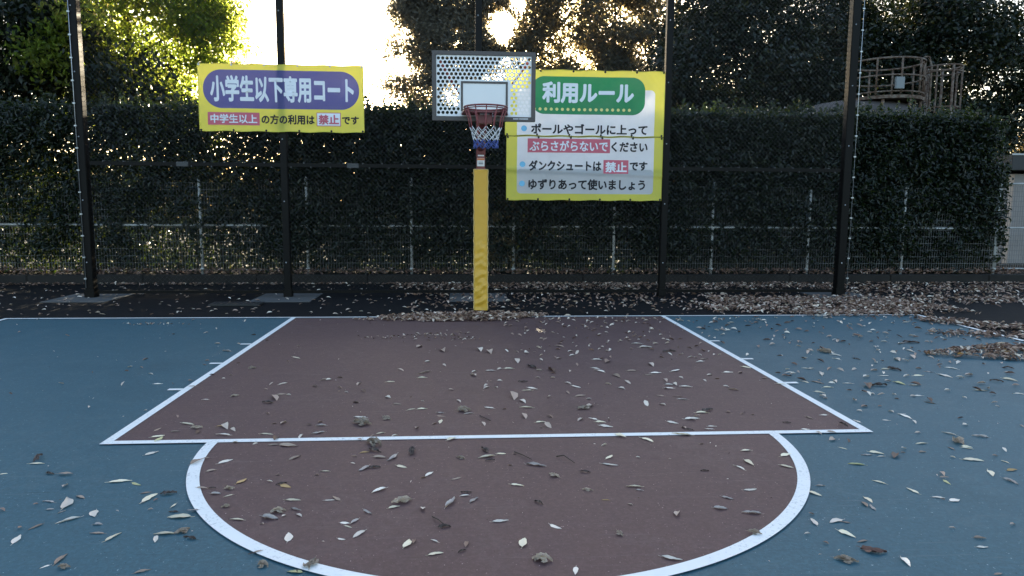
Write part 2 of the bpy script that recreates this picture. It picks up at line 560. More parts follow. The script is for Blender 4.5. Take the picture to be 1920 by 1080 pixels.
# ------------------------------------------------------------------ printed banners
def wav(x, z, seed, amp):
    """gentle cloth relief: sag between eyelets and a few diagonal folds (metres, along -y)"""
    a = math.sin(x * 3.1 + seed) * math.sin(z * 2.3 + seed * 1.7) * 1.0
    b = math.sin((x + z * .8) * 7.3 + seed * 2.1) * .35
    c = math.sin((x * .6 - z) * 15.0 + seed * 3.3) * .12 * (0.5 + 0.5 * math.sin(x * 2.2 + seed))
    d = math.sin(x * 12.8) * .25 * math.exp(-abs(z) * 9) if z < .5 else 0
    # a few sharp creases running in from the eyelets
    e = 0.0
    for k in range(5):
        u = math.sin(seed * 3.7 + k * 2.4) * 1.1 + 1.25
        g = math.sin(seed + k * 1.9) * .8
        q = (x - u) - g * (z - .0)
        e += .45 * math.exp(-(q / .022) ** 2) * math.exp(-abs(z) * 1.6) * (1 if k % 2 else -1)
    return amp * (a + b + c + d + e)

def print_mat(name, base, shapes, dirt=0.10, trans=0.44):
    """flat print: rounded boxes (u0,u1,v0,v1,radius,colour) on a base colour; u right, v down in metres, from UV"""
    t = NT(name)
    uv = t.n('UVMap').outputs[0]
    sp = t.n('SeparateXYZ')
    t.set(sp.inputs[0], uv)
    U, Vv = sp.outputs[0], sp.outputs[1]
    c = base
    for (u0, u1, v0, v1, r, cc) in shapes:
        qx = t.math('SUBTRACT', t.math('ABSOLUTE', t.math('SUBTRACT', U, (u0 + u1) / 2)), (u1 - u0) / 2 - r)
        qy = t.math('SUBTRACT', t.math('ABSOLUTE', t.math('SUBTRACT', Vv, (v0 + v1) / 2)), (v1 - v0) / 2 - r)
        mx, my = t.math('MAXIMUM', qx, 0.0), t.math('MAXIMUM', qy, 0.0)
        d = t.math('SQRT', t.math('ADD', t.math('MULTIPLY', mx, mx), t.math('MULTIPLY', my, my)))
        d = t.math('ADD', d, t.math('MINIMUM', t.math('MAXIMUM', qx, qy), 0.0))
        mask = t.math('LESS_THAN', d, r)
        c = t.mix(mask, c, cc)
    p = t.coords()
    n = t.noise(p, 2.6, 7, 0.65)
    c = t.mix(t.math('MULTIPLY', t.math('SUBTRACT', n, 0.42, clamp=True), dirt * 4, clamp=True), c, (0.30, 0.29, 0.27))
    nm = t.bump(t.noise(p, 7.0, 5, 0.6), 0.35, 0.02)
    tr = t.n('BsdfTranslucent')
    t.set(tr.inputs['Color'], c)
    return t.done(t.mixsh(trans, t.bsdf(c, 0.5, 0, 0.3, nm), tr.outputs[0]))

YEL = (0.78, 0.71, 0.11)
WHT = (0.86, 0.85, 0.86)
NAVY = (0.105, 0.105, 0.30)
GRN = (0.030, 0.24, 0.10)
PINK = (0.55, 0.12, 0.16)
SKYB = (0.16, 0.46, 0.68)
M['b_navy'] = paint('white_ink', (0.76, 0.77, 0.80), 0.55, 0, 0.04, 6.0, 0.3)
M['pink_ink'] = paint('pink_ink', PINK, 0.55, 0, 0.06, 6.0, 0.3)

class Banner:
    def __init__(self, name, label, x0, ztop, wid, hei, shapes, seed, amp, lean=0.0, skew=0.0, fold=None):
        self.w, self.h, self.seed, self.amp, self.fold = wid, hei, seed, amp, fold
        self.skew, self.lean = skew, lean
        self.root = thing(name, label, 'banner', (x0, FY - .092, ztop))
        nx, nz = 150, 62
        V, F, UV = [], [], []
        for j in range(nz + 1):
            for i in range(nx + 1):
                u, v = wid * i / nx, hei * j / nz
                V.append(self.at(u, v, 0))
        for j in range(nz):
            for i in range(nx):
                a = j * (nx + 1) + i
                F.append((a, a + nx + 1, a + nx + 2, a + 1))
        me = np_mesh('cloth', np.array(V), np.array(F), smooth=True)
        uvl = me.uv_layers.new(name='UVMap')
        li = np.zeros(len(me.loops), dtype=np.int32)
        me.loops.foreach_get('vertex_index', li)
        uv = np.stack([wid * (li % (nx + 1)) / nx, hei * (li // (nx + 1)) / nz], -1).astype(np.float32)
        uvl.data.foreach_set('uv', uv.ravel())
        self.cloth = obj('cloth', me, print_mat(name + '_print', YEL, shapes), self.root)
        # hem stitched round the edge
        bm = bmesh.new()
        for (a, b) in (((0, 0), (wid, 0)), ((0, hei), (wid, hei)), ((0, 0), (0, hei)), ((wid, 0), (wid, hei))):
            n = 40
            tube(bm, [self.at(a[0] + (b[0] - a[0]) * k / n, a[1] + (b[1] - a[1]) * k / n, .002) for k in range(n + 1)], 0.0045, 5)
        obj('hem', bm, paint('hem_yellow', (0.60, 0.53, 0.06), 0.5, 0, .1, 8), self.root)
    def at(self, u, v, lift):
        y = -lift + wav(u, v, self.seed, self.amp) * min(1.0, 4 * min(v + .05, self.h - v + .05)) - self.lean * v
        if self.fold is not None:
            y -= 0.012 * math.exp(-((v - self.fold - .04 * u) / .03) ** 2)
        return Vector((u + self.skew * v, y, -v - self.skew * 0 - 0.006 * math.sin(u * 12.6) * (1 if v < .03 or v > self.h - .03 else 0)))
    def eyelets(self, us, vs, dark=True):
        for v in vs:
            for u in us:
                bm = bmesh.new()
                r = bmesh.ops.create_circle(bm, cap_ends=True, radius=0.016, segments=12)
                for q in r['verts']:
                    c = self.at(u, v, .006)
                    q.co = Vector((c.x + q.co.x, c.y, c.z + q.co.y))
                e = bmesh.ops.extrude_face_region(bm, geom=bm.faces[:])
                for g in e['geom']:
                    if isinstance(g, bmesh.types.BMVert):
                        g.co.y -= .003
                # the tie that lashes it to the mesh
                c = self.at(u, v, .006)
                tube(bm, [(c.x, c.y - .004, c.z), (c.x + .004, c.y - .008, c.z + (.03 if v < .5 else -.03)), (c.x, c.y + .088, c.z + (.05 if v < .5 else -.05))], .0045, 5)
                obj('eyelet_tie', bm, M['black_print'] if dark else M['galv'], self.root)
    def conform(self, me, lift):
        for q in me.vertices:
            q.co = self.at(q.co.x, -q.co.y, lift)
    def text(self, name, body, u0, u1, v0, v1, m, bold=0.02, lift=.006):
        cu = bpy.data.curves.new(name, 'FONT')
        cu.body = body
        cu.size = 1.0
        cu.resolution_u = 3
        o = bpy.data.objects.new(name, cu)
        col.objects.link(o)
        bpy.context.view_layer.update()
        me = bpy.data.meshes.new_from_object(o.evaluated_get(bpy.context.evaluated_depsgraph_get()))
        bpy.data.objects.remove(o)
        bpy.data.curves.remove(cu)
        co = np.zeros(len(me.vertices) * 3, dtype=np.float32)
        me.vertices.foreach_get('co', co)
        co = co.reshape(-1, 3)
        lo, hi = co.min(0) - bold, co.max(0) + bold
        co[:, 0] = u0 + (co[:, 0] - lo[0]) / (hi[0] - lo[0]) * (u1 - u0)
        co[:, 1] = -(v0 + (hi[1] - co[:, 1]) / (hi[1] - lo[1]) * (v1 - v0))
        me.vertices.foreach_set('co', co.ravel())
        bm = bmesh.new()
        bm.from_mesh(me)
        bmesh.ops.triangulate(bm, faces=bm.faces[:])
        bmesh.ops.subdivide_edges(bm, edges=[e for e in bm.edges if e.calc_length() > .06], cuts=1)
        bmesh.ops.triangulate(bm, faces=bm.faces[:])
        bm.verts.index_update()
        # thicken the strokes: the glyph laid down several times a hair apart, ink on ink
        src = [v.co.copy() for v in bm.verts]
        tri = [[v.index for v in f.verts] for f in bm.faces]
        bm.free()
        sx = (u1 - u0) / (hi[0] - lo[0]); sz = (v1 - v0) / (hi[1] - lo[1])
        V, F = [], []
        nd = 12
        for k in range(nd + 1):
            ox, oz = (0, 0) if k == nd else (bold * sx * math.cos(2 * math.pi * k / nd), bold * sz * math.sin(2 * math.pi * k / nd))
            i = len(V)
            V += [self.at(q.x + ox, -q.y + oz, lift + .00015 * k) for q in src]
            F += [[i + j for j in f] for f in tri]
        bpy.data.meshes.remove(me)
        return obj(name, np_mesh(name, np.array(V), np.array(F)), m, self.root)
    def patch(self, name, u0, u1, v0, v1, m, lift=.004):
        n, k = max(2, int((u1 - u0) / .02)), max(2, int((v1 - v0) / .02))
        V = [self.at(u0 + (u1 - u0) * i / n, v0 + (v1 - v0) * j / k, lift) for j in range(k + 1) for i in range(n + 1)]
        F = [(j * (n + 1) + i, (j + 1) * (n + 1) + i, (j + 1) * (n + 1) + i + 1, j * (n + 1) + i + 1) for j in range(k) for i in range(n)]
        return obj(name, np_mesh(name, np.array(V), np.array(F), smooth=True), m, self.root)

INK, WINK, PINKM = M['black_print'], M['b_navy'], M['pink_ink']
b1 = Banner('court_banner', 'yellow banner with white lettering on a purple-blue pill, left of the hoop', -4.219, 3.553, 2.462, 0.994,
            [(.07, 2.395, .085, .655, .275, NAVY)], 1.3, 0.010)
b1.text('heading_text', '小学生以下専用コート', .175, 2.315, .165, .56, WINK, 0.038)
b1.patch('red_box', .125, .89, .715, .905, PINKM)
b1.text('red_box_text', '中学生以上', .165, .855, .742, .878, WINK, 0.026, .008)
b1.text('line_text', 'の方の利用は', .917, 1.715, .738, .885, INK, 0.036)
b1.patch('white_box', 1.745, 2.112, .70, .905, PINKM)
b1.patch('white_box', 1.755, 2.102, .710, .895, WINK, .0055)
b1.text('white_box_text', '禁止', 1.775, 2.085, .732, .880, PINKM, 0.034, .009)
b1.text('line_text', 'です', 2.13, 2.385, .752, .875, INK, 0.036)
b1.eyelets([.02, .50, .985, 1.48, 1.965, 2.44], [.014], False)
b1.eyelets([.02, .50, .985, 1.48, 1.965, 2.44], [.980])

b2 = Banner('rules_banner', 'upper yellow and white rules banner with green heading, right of the hoop', 0.415, 3.553, 2.51, 1.0,
            [(.185, 2.36, .285, 1.2, .07, WHT), (.41, 2.20, .095, .67, .20, GRN)], 4.1, 0.011, 0, 0.0)
b2.text('heading_text', '利用ルール', .575, 2.02, .175, .50, WINK, 0.045)
for k in range(3, 21):
    bm = bmesh.new()
    bmesh.ops.create_circle(bm, cap_ends=True, radius=0.024, segments=16)
    me = bpy.data.meshes.new('yellow_dot'); bm.to_mesh(me); bm.free()
    for q in me.vertices:
        q.co.x += .19 + .0882 * k; q.co.y += -.595
    b2.conform(me, .005)
    obj('yellow_dot', me, M.setdefault('dot', paint('dot_yellow', (0.70, 0.64, 0.22), .5, 0, .05)), b2.root)
def bullet(b, u, v):
    bm = bmesh.new()
    bmesh.ops.create_circle(bm, cap_ends=True, radius=0.045, segments=24)
    me = bpy.data.meshes.new('bullet'); bm.to_mesh(me); bm.free()
    for q in me.vertices:
        q.co.x += u; q.co.y -= v
    b.conform(me, .005)
    obj('bullet', me, M.setdefault('bul', paint('bullet_blue', SKYB, .5, 0, .12, 25)), b.root)
bullet(b2, .295, .895)
b2.text('line_text', 'ポールやゴールに上って', .405, 2.25, .815, .975, INK, 0.036)
b2.eyelets([.03, .55, 1.06, 1.56, 2.06, 2.49], [.014])
b2.eyelets([.03, .50, 1.01, 1.51, 2.0, 2.48], [.985])

b3 = Banner('rules_banner', 'lower yellow and white rules banner with two pink boxes and soiled fold', 0.440, 2.536, 2.482, 0.985,
            [(.165, 2.345, -.3, .885, .06, WHT), (.165, 2.345, .5, .885, .06, (0.66, 0.66, 0.66))], 7.7, 0.013, 0, 0.0, fold=.50)
b3.patch('red_box', .33, 1.635, .030, .245, PINKM)
b3.text('red_box_text', 'ぶらさがらないで', .36, 1.60, .060, .222, WINK, 0.026, .009)
b3.text('line_text', 'ください', 1.655, 2.24, .070, .225, INK, 0.036)
bullet(b3, .252, .43)
b3.text('line_text', 'ダンクシュートは', .35, 1.50, .365, .53, INK, 0.036)
b3.patch('red_box', 1.535, 1.94, .352, .565, PINKM)
b3.text('red_box_text', '禁止', 1.565, 1.915, .380, .545, WINK, 0.034, .009)
b3.text('line_text', 'です', 1.96, 2.245, .372, .515, INK, 0.036)
bullet(b3, .245, .73)
b3.text('line_text', 'ゆずりあって使いましょう', .345, 2.215, .655, .825, INK, 0.036)
b3.eyelets([.02, .50, 1.01, 1.51, 2.0, 2.46], [.014])
b3.eyelets([.02, .50, 1.0, 1.49, 1.98, 2.46], [.972])

# ------------------------------------------------------------------ basketball hoop
hoop = thing('basketball_hoop', 'basketball hoop with white perforated backboard, dark red rim and yellow padded pole', 'basketball hoop', (0, 0.55, 0))
HY = -0.55                                  # world y = local y + .55
def wy(y):
    return y + HY
bm = bmesh.new()
box(bm, -.058, .058, -.058, .058, 0.012, 2.92, .008)
obj('pole', bm, M['red'], hoop)
bm = bmesh.new()
box(bm, -.050, .050, -.066, -.060, 1.985, 2.095, .001)
st = obj('warning_sticker', bm, M['sticker'], hoop)
bm = bmesh.new(); box(bm, -.048, .048, -.0685, -.0665, 2.066, 2.092)
obj('orange_band', bm, M['orange'], st)
bm = bmesh.new()
box(bm, -.030, .030, -.0685, -.0665, 2.040, 2.046); box(bm, -.030, .030, -.0685, -.0665, 2.012, 2.034)
obj('printed_lines', bm, M['grey_print'], st)
bm = bmesh.new(); box(bm, -.042, .042, -.066, -.060, 2.118, 2.136, .001)
obj('sticker', bm, M['sticker'], hoop)
# wrinkled vinyl pad
def pad_mesh():
    NX, NZ = 15, 130
    hw, hd, z0, z1 = .092, .105, .03, 1.94
    per = []
    for (ax, ay, bx, by) in ((-hw, -hd, hw, -hd), (hw, -hd, hw, hd), (hw, hd, -hw, hd), (-hw, hd, -hw, -hd)):
        for k in range(NX):
            t = k / NX
            per.append((ax + (bx - ax) * t, ay + (by - ay) * t, min(t, 1 - t)))
    V, F = [], []
    n = len(per)
    for j in range(NZ + 1):
        z = z0 + (z1 - z0) * j / NZ
        low = max(0.07, min(1, (1.15 - z) / .75))
        for i, (x, y, e) in enumerate(per):
            s = i / NX
            edge = min(1, e * 5)
            wv = math.sin(z * 43 + 1.2 * math.sin(s * 5.1 + z * 3) + 1.6 * math.sin(z * 9.0)) * .5
            wv += math.sin(z * 27 + s * 4 + math.sin(z * 17)) * .35 + math.sin(z * 71 - s * 7) * .22
            o = .0165 * low * edge * wv + .004 * math.sin(z * 4 + s)
            l = math.hypot(x, y)
            V.append((x + x / l * o, y + y / l * o * 1.2, z + .004 * low * math.sin(s * 6 + z * 11)))
    for j in range(NZ):
        for i in range(n):
            a, b = j * n + i, j * n + (i + 1) % n
            F.append((a, b, b + n, a + n))
    me = np_mesh('pole_pad', np.array(V), np.array(F), smooth=True)
    bm = bmesh.new(); bm.from_mesh(me)
    bm.verts.ensure_lookup_table()
    bm.faces.new([bm.verts[NZ * n + i] for i in range(n)])
    bm.to_mesh(me); bm.free()
    return me
pad = obj('pole_pad', pad_mesh(), M['pad'], hoop)
for sx in (-1, 1):
    bm = bmesh.new()
    tube(bm, [(sx * (.0945 + .003 * math.sin(k * 1.3)), -.108 - .002 * math.sin(k * 2.1), .032 + 1.91 * k / 60) for k in range(61)], .0048, 6)
    obj('piping', bm, M['pad_trim'], pad)
bm = bmesh.new()
tube(bm, [(-.095, -.109, 1.942), (.095, -.109, 1.942)], .005, 6)
obj('piping', bm, M['pad_trim'], pad)

BY = wy(-1.0)                               # front face of the backboard
# arm from the pole to the board
bm = bmesh.new()
tube(bm, [(0, -.02, 2.22), (0, BY + .11, 2.50)], .05, 8)
tube(bm, [(0, -.02, 2.86), (0, BY + .11, 2.80)], .045, 8)
obj('arm', bm, M['red'], hoop)
bm = bmesh.new()
box(bm, -.062, .062, -.075, -.058, 2.15, 2.30, .004)
obj('gusset', bm, M['red'], hoop)
for s in (-1, 1):
    bm = bmesh.new()
    tube(bm, [(s * .05, -.05, 2.55), (s * .50, BY + .06, 3.08)], .016, 8)
    obj('brace', bm, M['red'], hoop)
# perforated panel
def perforated():
    cu = bpy.data.curves.new('panel', 'CURVE')
    cu.dimensions = '2D'; cu.fill_mode = 'BOTH'; cu.extrude = .004
    def poly(pts):
        s = cu.splines.new('POLY'); s.points.add(len(pts) - 1)
        for p, q in zip(s.points, pts):
            p.co = (q[0], q[1], 0, 1)
        s.use_cyclic_u = True
    poly([(-.548, 2.455), (.548, 2.455), (.548, 3.145), (-.548, 3.145)])
    for r in range(15):
        z = 3.098 - r * .0425
        for c in range(22):
            x = -.510 + .0486 * c + (.0243 if r % 2 else 0)
            if x > .525:
                continue
            if 2.50 < z < 2.868 and abs(x - .004) < .292:
                continue
            if z < 2.55 and abs(x) < .145:
                continue
            poly([(x + .0182 * math.cos(2 * math.pi * k / 14), z - .0182 * math.sin(2 * math.pi * k / 14)) for k in range(14)])
    o = bpy.data.objects.new('panel', cu); col.objects.link(o)
    bpy.context.view_layer.update()
    me = bpy.data.meshes.new_from_object(o.evaluated_get(bpy.context.evaluated_depsgraph_get()))
    bpy.data.objects.remove(o); bpy.data.curves.remove(cu)
    for v in me.vertices:
        v.co = Vector((v.co.x, BY + .006 + v.co.z, v.co.y))
    return me
board = obj('backboard', perforated(), M['board_white'], hoop)
bm = bmesh.new()
o_, i_ = (-.582, .582, 2.412, 3.178), (-.535, .535, 2.462, 3.132)
box(bm, o_[0], o_[1], BY - .012, BY + .045, i_[3], o_[3], .003)
box(bm, o_[0], o_[1], BY - .012, BY + .045, o_[2], i_[2], .003)
box(bm, o_[0], i_[0], BY - .0115, BY + .0445, i_[2] + .0005, i_[3] - .0005)
box(bm, i_[1], o_[1], BY - .0115, BY + .0445, i_[2] + .0005, i_[3] - .0005)
obj('frame', bm, M['board_dark'], board)
bm = bmesh.new()
x0, x1, z0, z1, t = -.260, .268, 2.520, 2.850, .023
box(bm, x0, x1, BY - .004, BY + .0005, z1 - t, z1); box(bm, x0, x1, BY - .004, BY + .0005, z0, z0 + t)
box(bm, x0, x0 + t, BY - .004, BY + .0005, z0 + t, z1 - t); box(bm, x1 - t, x1, BY - .004, BY + .0005, z0 + t, z1 - t)
obj('target_square', bm, M['board_dark'], board)
bm = bmesh.new()
xx = .330
for wd in (.012, .011, .012, .013, .010, .0, .013, .010, .012, .012, .012, .012, .012, .010):
    if wd:
        box(bm, xx, xx + wd * .8, BY - .0145, BY - .0125, 2.434, 2.448)
    xx += wd + .001 if wd else .008
obj('maker_plate', bm, M['sticker'], board)
# rim with mounting plate
RY, RZ, RR = wy(-1.40), 2.512, .232
bm = bmesh.new()
ring_tube(bm, (.008, RY, RZ), RR, .0095)
rim = obj('rim', bm, M['red'], hoop)
bm = bmesh.new()
ring_tube(bm, (.008, RY, RZ - .022), RR + .002, .006)
obj('lower_ring', bm, M['red'], rim)
bm = bmesh.new()
box(bm, -.085, .09, BY - .10, BY - .006, 2.375, 2.500, .006)
box(bm, -.085, .09, RY + RR - .02, BY - .006, 2.486, 2.504, .003)
obj('mounting_bracket', bm, M['red'], rim)
for s in (-1, 1):
    bm = bmesh.new()
    vs = []
    for z in (2.486, 2.506):
        vs.append([bm.verts.new(p + (z,)) for p in ((.008 + s * .09, BY - .006), (.008 + s * .262, BY - .006), (.008 + s * .225, RY + .05), (.008 + s * .19, RY + .12))])
    bm.faces.new(vs[0][::-1]); bm.faces.new(vs[1])
    for k in range(4):
        bm.faces.new((vs[0][k], vs[0][(k + 1) % 4], vs[1][(k + 1) % 4], vs[1][k]))
    box(bm, .008 + s * .095 if s > 0 else .008 - .262, .008 + .262 if s > 0 else .008 - .095, BY - .016, BY - .005, 2.478, 2.512)
    bmesh.ops.recalc_face_normals(bm, faces=bm.faces)
    obj('side_arm', bm, M['red'], rim)
bm = bmesh.new()
box(bm, -.05, .06, BY - .104, BY - .101, 2.470, 2.495)
obj('sticker', bm, M['sticker'], rim)
# net: red straps, white diamonds, blue skirt
def ringpt(i, n, r, z, ph=0.0):
    a = 2 * math.pi * (i + ph) / n
    return Vector((.008 + r * math.cos(a), RY + r * math.sin(a), z))
n = 12
bm = bmesh.new()
for i in range(n):
    a, b = ringpt(i, n, RR, RZ - .006), ringpt(i, n, .170, 2.285)
    m_ = (a + b) / 2 + (Vector((.008, RY, 0)) - Vector((a.x, a.y, 0))).normalized() * .014
    tube(bm, [a, m_, b], [.0065, .0055, .0045], 6)
netr = obj('net', bm, M['net_red'], hoop)
bm = bmesh.new()
lv = [(.170, 2.300, 0), (.155, 2.250, .5), (.143, 2.205, 0), (.135, 2.165, .5)]
for k in range(len(lv) - 1):
    r0, z0_, p0 = lv[k]; r1, z1_, p1 = lv[k + 1]
    for i in range(n):
        for d in (-.5, .5):
            A = ringpt(i, n, r0, z0_, p0); B = ringpt(i, n, r1, z1_, p0 + d)
            A.z += .006 * math.sin(i * 2.1 + k); B.z += .006 * math.sin(i * 2.1 + k + 1)
            tube(bm, [A, (A + B) / 2 + Vector((0, 0, -.004)), B], .0042, 5)
obj('white_mesh', bm, M['net_white'], netr)
bm = bmesh.new()
lv = [(.135, 2.165, .5), (.128, 2.125, 0), (.134, 2.085, .5)]
for k in range(2):
    r0, z0_, p0 = lv[k]; r1, z1_, p1 = lv[k + 1]
    for i in range(n):
        for d in (-.5, .5, -.25):
            A = ringpt(i, n, r0, z0_, p0); B = ringpt(i, n, r1, z1_ + .012 * math.sin(i * 3.3), p0 + d)
            tube(bm, [A, (A + B) / 2 + Vector((.003, 0, -.004)), B], .0048, 5)
obj('blue_skirt', bm, M['net_blue'], netr)
# ------------------------------------------------------------------ white mesh fence inside the hedge
WFY = 4.40
wf = thing('mesh_fence', 'white wire mesh fence with round posts half hidden in the hedge on the kerb', 'fence', (0, WFY, 0.14))
wx = [-10.95 + 1.945 * k for k in range(12)]
for x in wx:
    bm = bmesh.new()
    tube(bm, [(x, 0, -.02), (x, 0, 1.80)], .026, 10)
    r = bmesh.ops.create_uvsphere(bm, u_segments=10, v_segments=5, radius=.028)
    for v in r['verts']:
        v.co.x += x; v.co.z += 1.80
    p = obj('post', bm, M['white_metal'], wf)
    bm = bmesh.new()
    for z in (.09, .90, 1.68):
        box(bm, x - .034, x + .034, -.034, .034, z, z + .03, .003)
    obj('bracket', bm, M['white_metal'], p)
for a, b in zip(wx[:-1], wx[1:]):
    bm = bmesh.new()
    a2, b2_ = a + .035, b - .035
    for z0, z1 in ((.08, .88), (.95, 1.70)):
        x = a2
        while x < b2_:
            box(bm, x - .0026, x + .0026, -.0026, .0026, z0, z1)
            x += .05
        z = z0
        while z <= z1 + .001:
            box(bm, a2, b2_, -.0085, -.0031, z - .003, z + .003)
            z += .1333 if z0 < .5 else .125
    obj('mesh_panel', bm, M['white_wire'], wf)
    bm = bmesh.new()
    tube(bm, [(a2 - .005, 0, .915), (b2_ + .005, 0, .915)], .020, 8)
    obj('mid_rail', bm, M['white_metal'], wf)

# gate panel beyond the end of the hedge
gt = thing('mesh_gate', 'low white wire mesh gate at the end of the hedge before the pale wall', 'gate', (10.75, 4.75, 0.10))
bm = bmesh.new()
for z in (.12, .96, 1.86):
    tube(bm, [(0, 0, z), (2.6, .0, z)], .020 if z > .5 else .014, 8)
tube(bm, [(0.0, 0, .10), (0.0, 0, 1.88)], .022, 8)
obj('gate_frame', bm, M['white_metal'], gt)
bm = bmesh.new()
x = .05
while x < 2.6:
    box(bm, x - .0028, x + .0028, -.0028, .0028, .12, 1.84)
    x += .05
z = .20
while z < 1.84:
    box(bm, 0.02, 2.58, -.009, -.0033, z - .0035, z + .0035)
    z += .10
obj('mesh_panel', bm, M['white_wire'], gt)

# small building seen past the end of the hedge
sh = thing('shed', 'small pale walled shed with dark eaves past the right end of the hedge', 'shed', (15.4, 8.6, 0))
bm = bmesh.new()
box(bm, -1.95, 2.2, -.6, 2.2, 0.0, 2.32, .01)
obj('wall', bm, M['wall'], sh)
bm = bmesh.new()
box(bm, -2.15, 2.6, -.95, 2.6, 2.40, 2.78, .01)
rf = obj('roof', bm, M['dark_roof'], sh)
bm = bmesh.new()
box(bm, -2.17, 2.62, -.98, -.953, 2.76, 2.80)
obj('flashing', bm, M['white_metal'], rf)
bm = bmesh.new()
tube(bm, [(-1.70, -1.02, 2.93), (2.4, -1.02, 2.93)], .07, 14)
obj('gutter_pipe', bm, M['bluegrey'], rf)
bm = bmesh.new()
box(bm, -1.93, -1.78, -.615, -.604, 0.02, 2.30)
obj('corner_board', bm, paint('warm_pale_board', (0.42, 0.30, 0.23), .8, 0, .2, 4), sh)

# ------------------------------------------------------------------ foliage helpers
def unit(a):
    return a / np.maximum(np.linalg.norm(a, axis=-1, keepdims=True), 1e-9)

def leaf_frames(n, face=None, spread=1.0, droop=0.3):
    """random leaf direction d and normal nrm"""
    nrm = rng.normal(size=(n, 3)) * spread
    if face is not None:
        nrm += np.array(face)
    nrm = unit(nrm)
    d = rng.normal(size=(n, 3))
    d[:, 2] -= droop * 2
    d -= nrm * (d * nrm).sum(-1, keepdims=True)
    d = unit(d)
    return d, nrm

def leaves6(P, L, aspect, d, nrm, fold=.25):
    """six-point folded leaf: base, two shoulders each side, tip; two quads"""
    n = len(P)
    s = np.cross(nrm, d)
    L = L[:, None]
    W = L * aspect
    base, tip = P - d * L * .5, P + d * L * .5 - nrm * L * .08
    up = nrm * W * fold
    r1, r2 = P - d * L * .16 + s * W * .5 + up, P + d * L * .18 + s * W * .42 + up
    l1, l2 = P - d * L * .16 - s * W * .5 + up, P + d * L * .18 - s * W * .42 + up
    V = np.stack([base, r1, r2, tip, l2, l1], 1).reshape(-1, 3)
    b = (np.arange(n) * 6)[:, None]
    F = np.concatenate([b + np.array([[0, 1, 2, 3]]), b + np.array([[0, 3, 4, 5]])], 0)
    return V, F

def leaves4(P, L, aspect, d, nrm, fold=.2):
    n = len(P)
    s = np.cross(nrm, d)
    L = L[:, None]
    W = L * aspect
    V = np.stack([P - d * L * .5, P + s * W * .5 + nrm * W * fold, P + d * L * .5, P - s * W * .5 + nrm * W * fold], 1).reshape(-1, 3)
    F = (np.arange(n) * 4)[:, None] + np.array([[0, 1, 2, 3]])
    return V, F

def patchy(x, z, s=0.0):
    return (np.sin(x * 1.7 + s + 1.3 * np.sin(z * 1.9 + s)) + np.sin(x * 4.3 - z * 2.7 + 2 * s) * .6 + np.sin(z * 5.1 + x * .8 + s * 3) * .5 + np.sin(x * 9.1 + z * 7.3) * .3) / 2.4

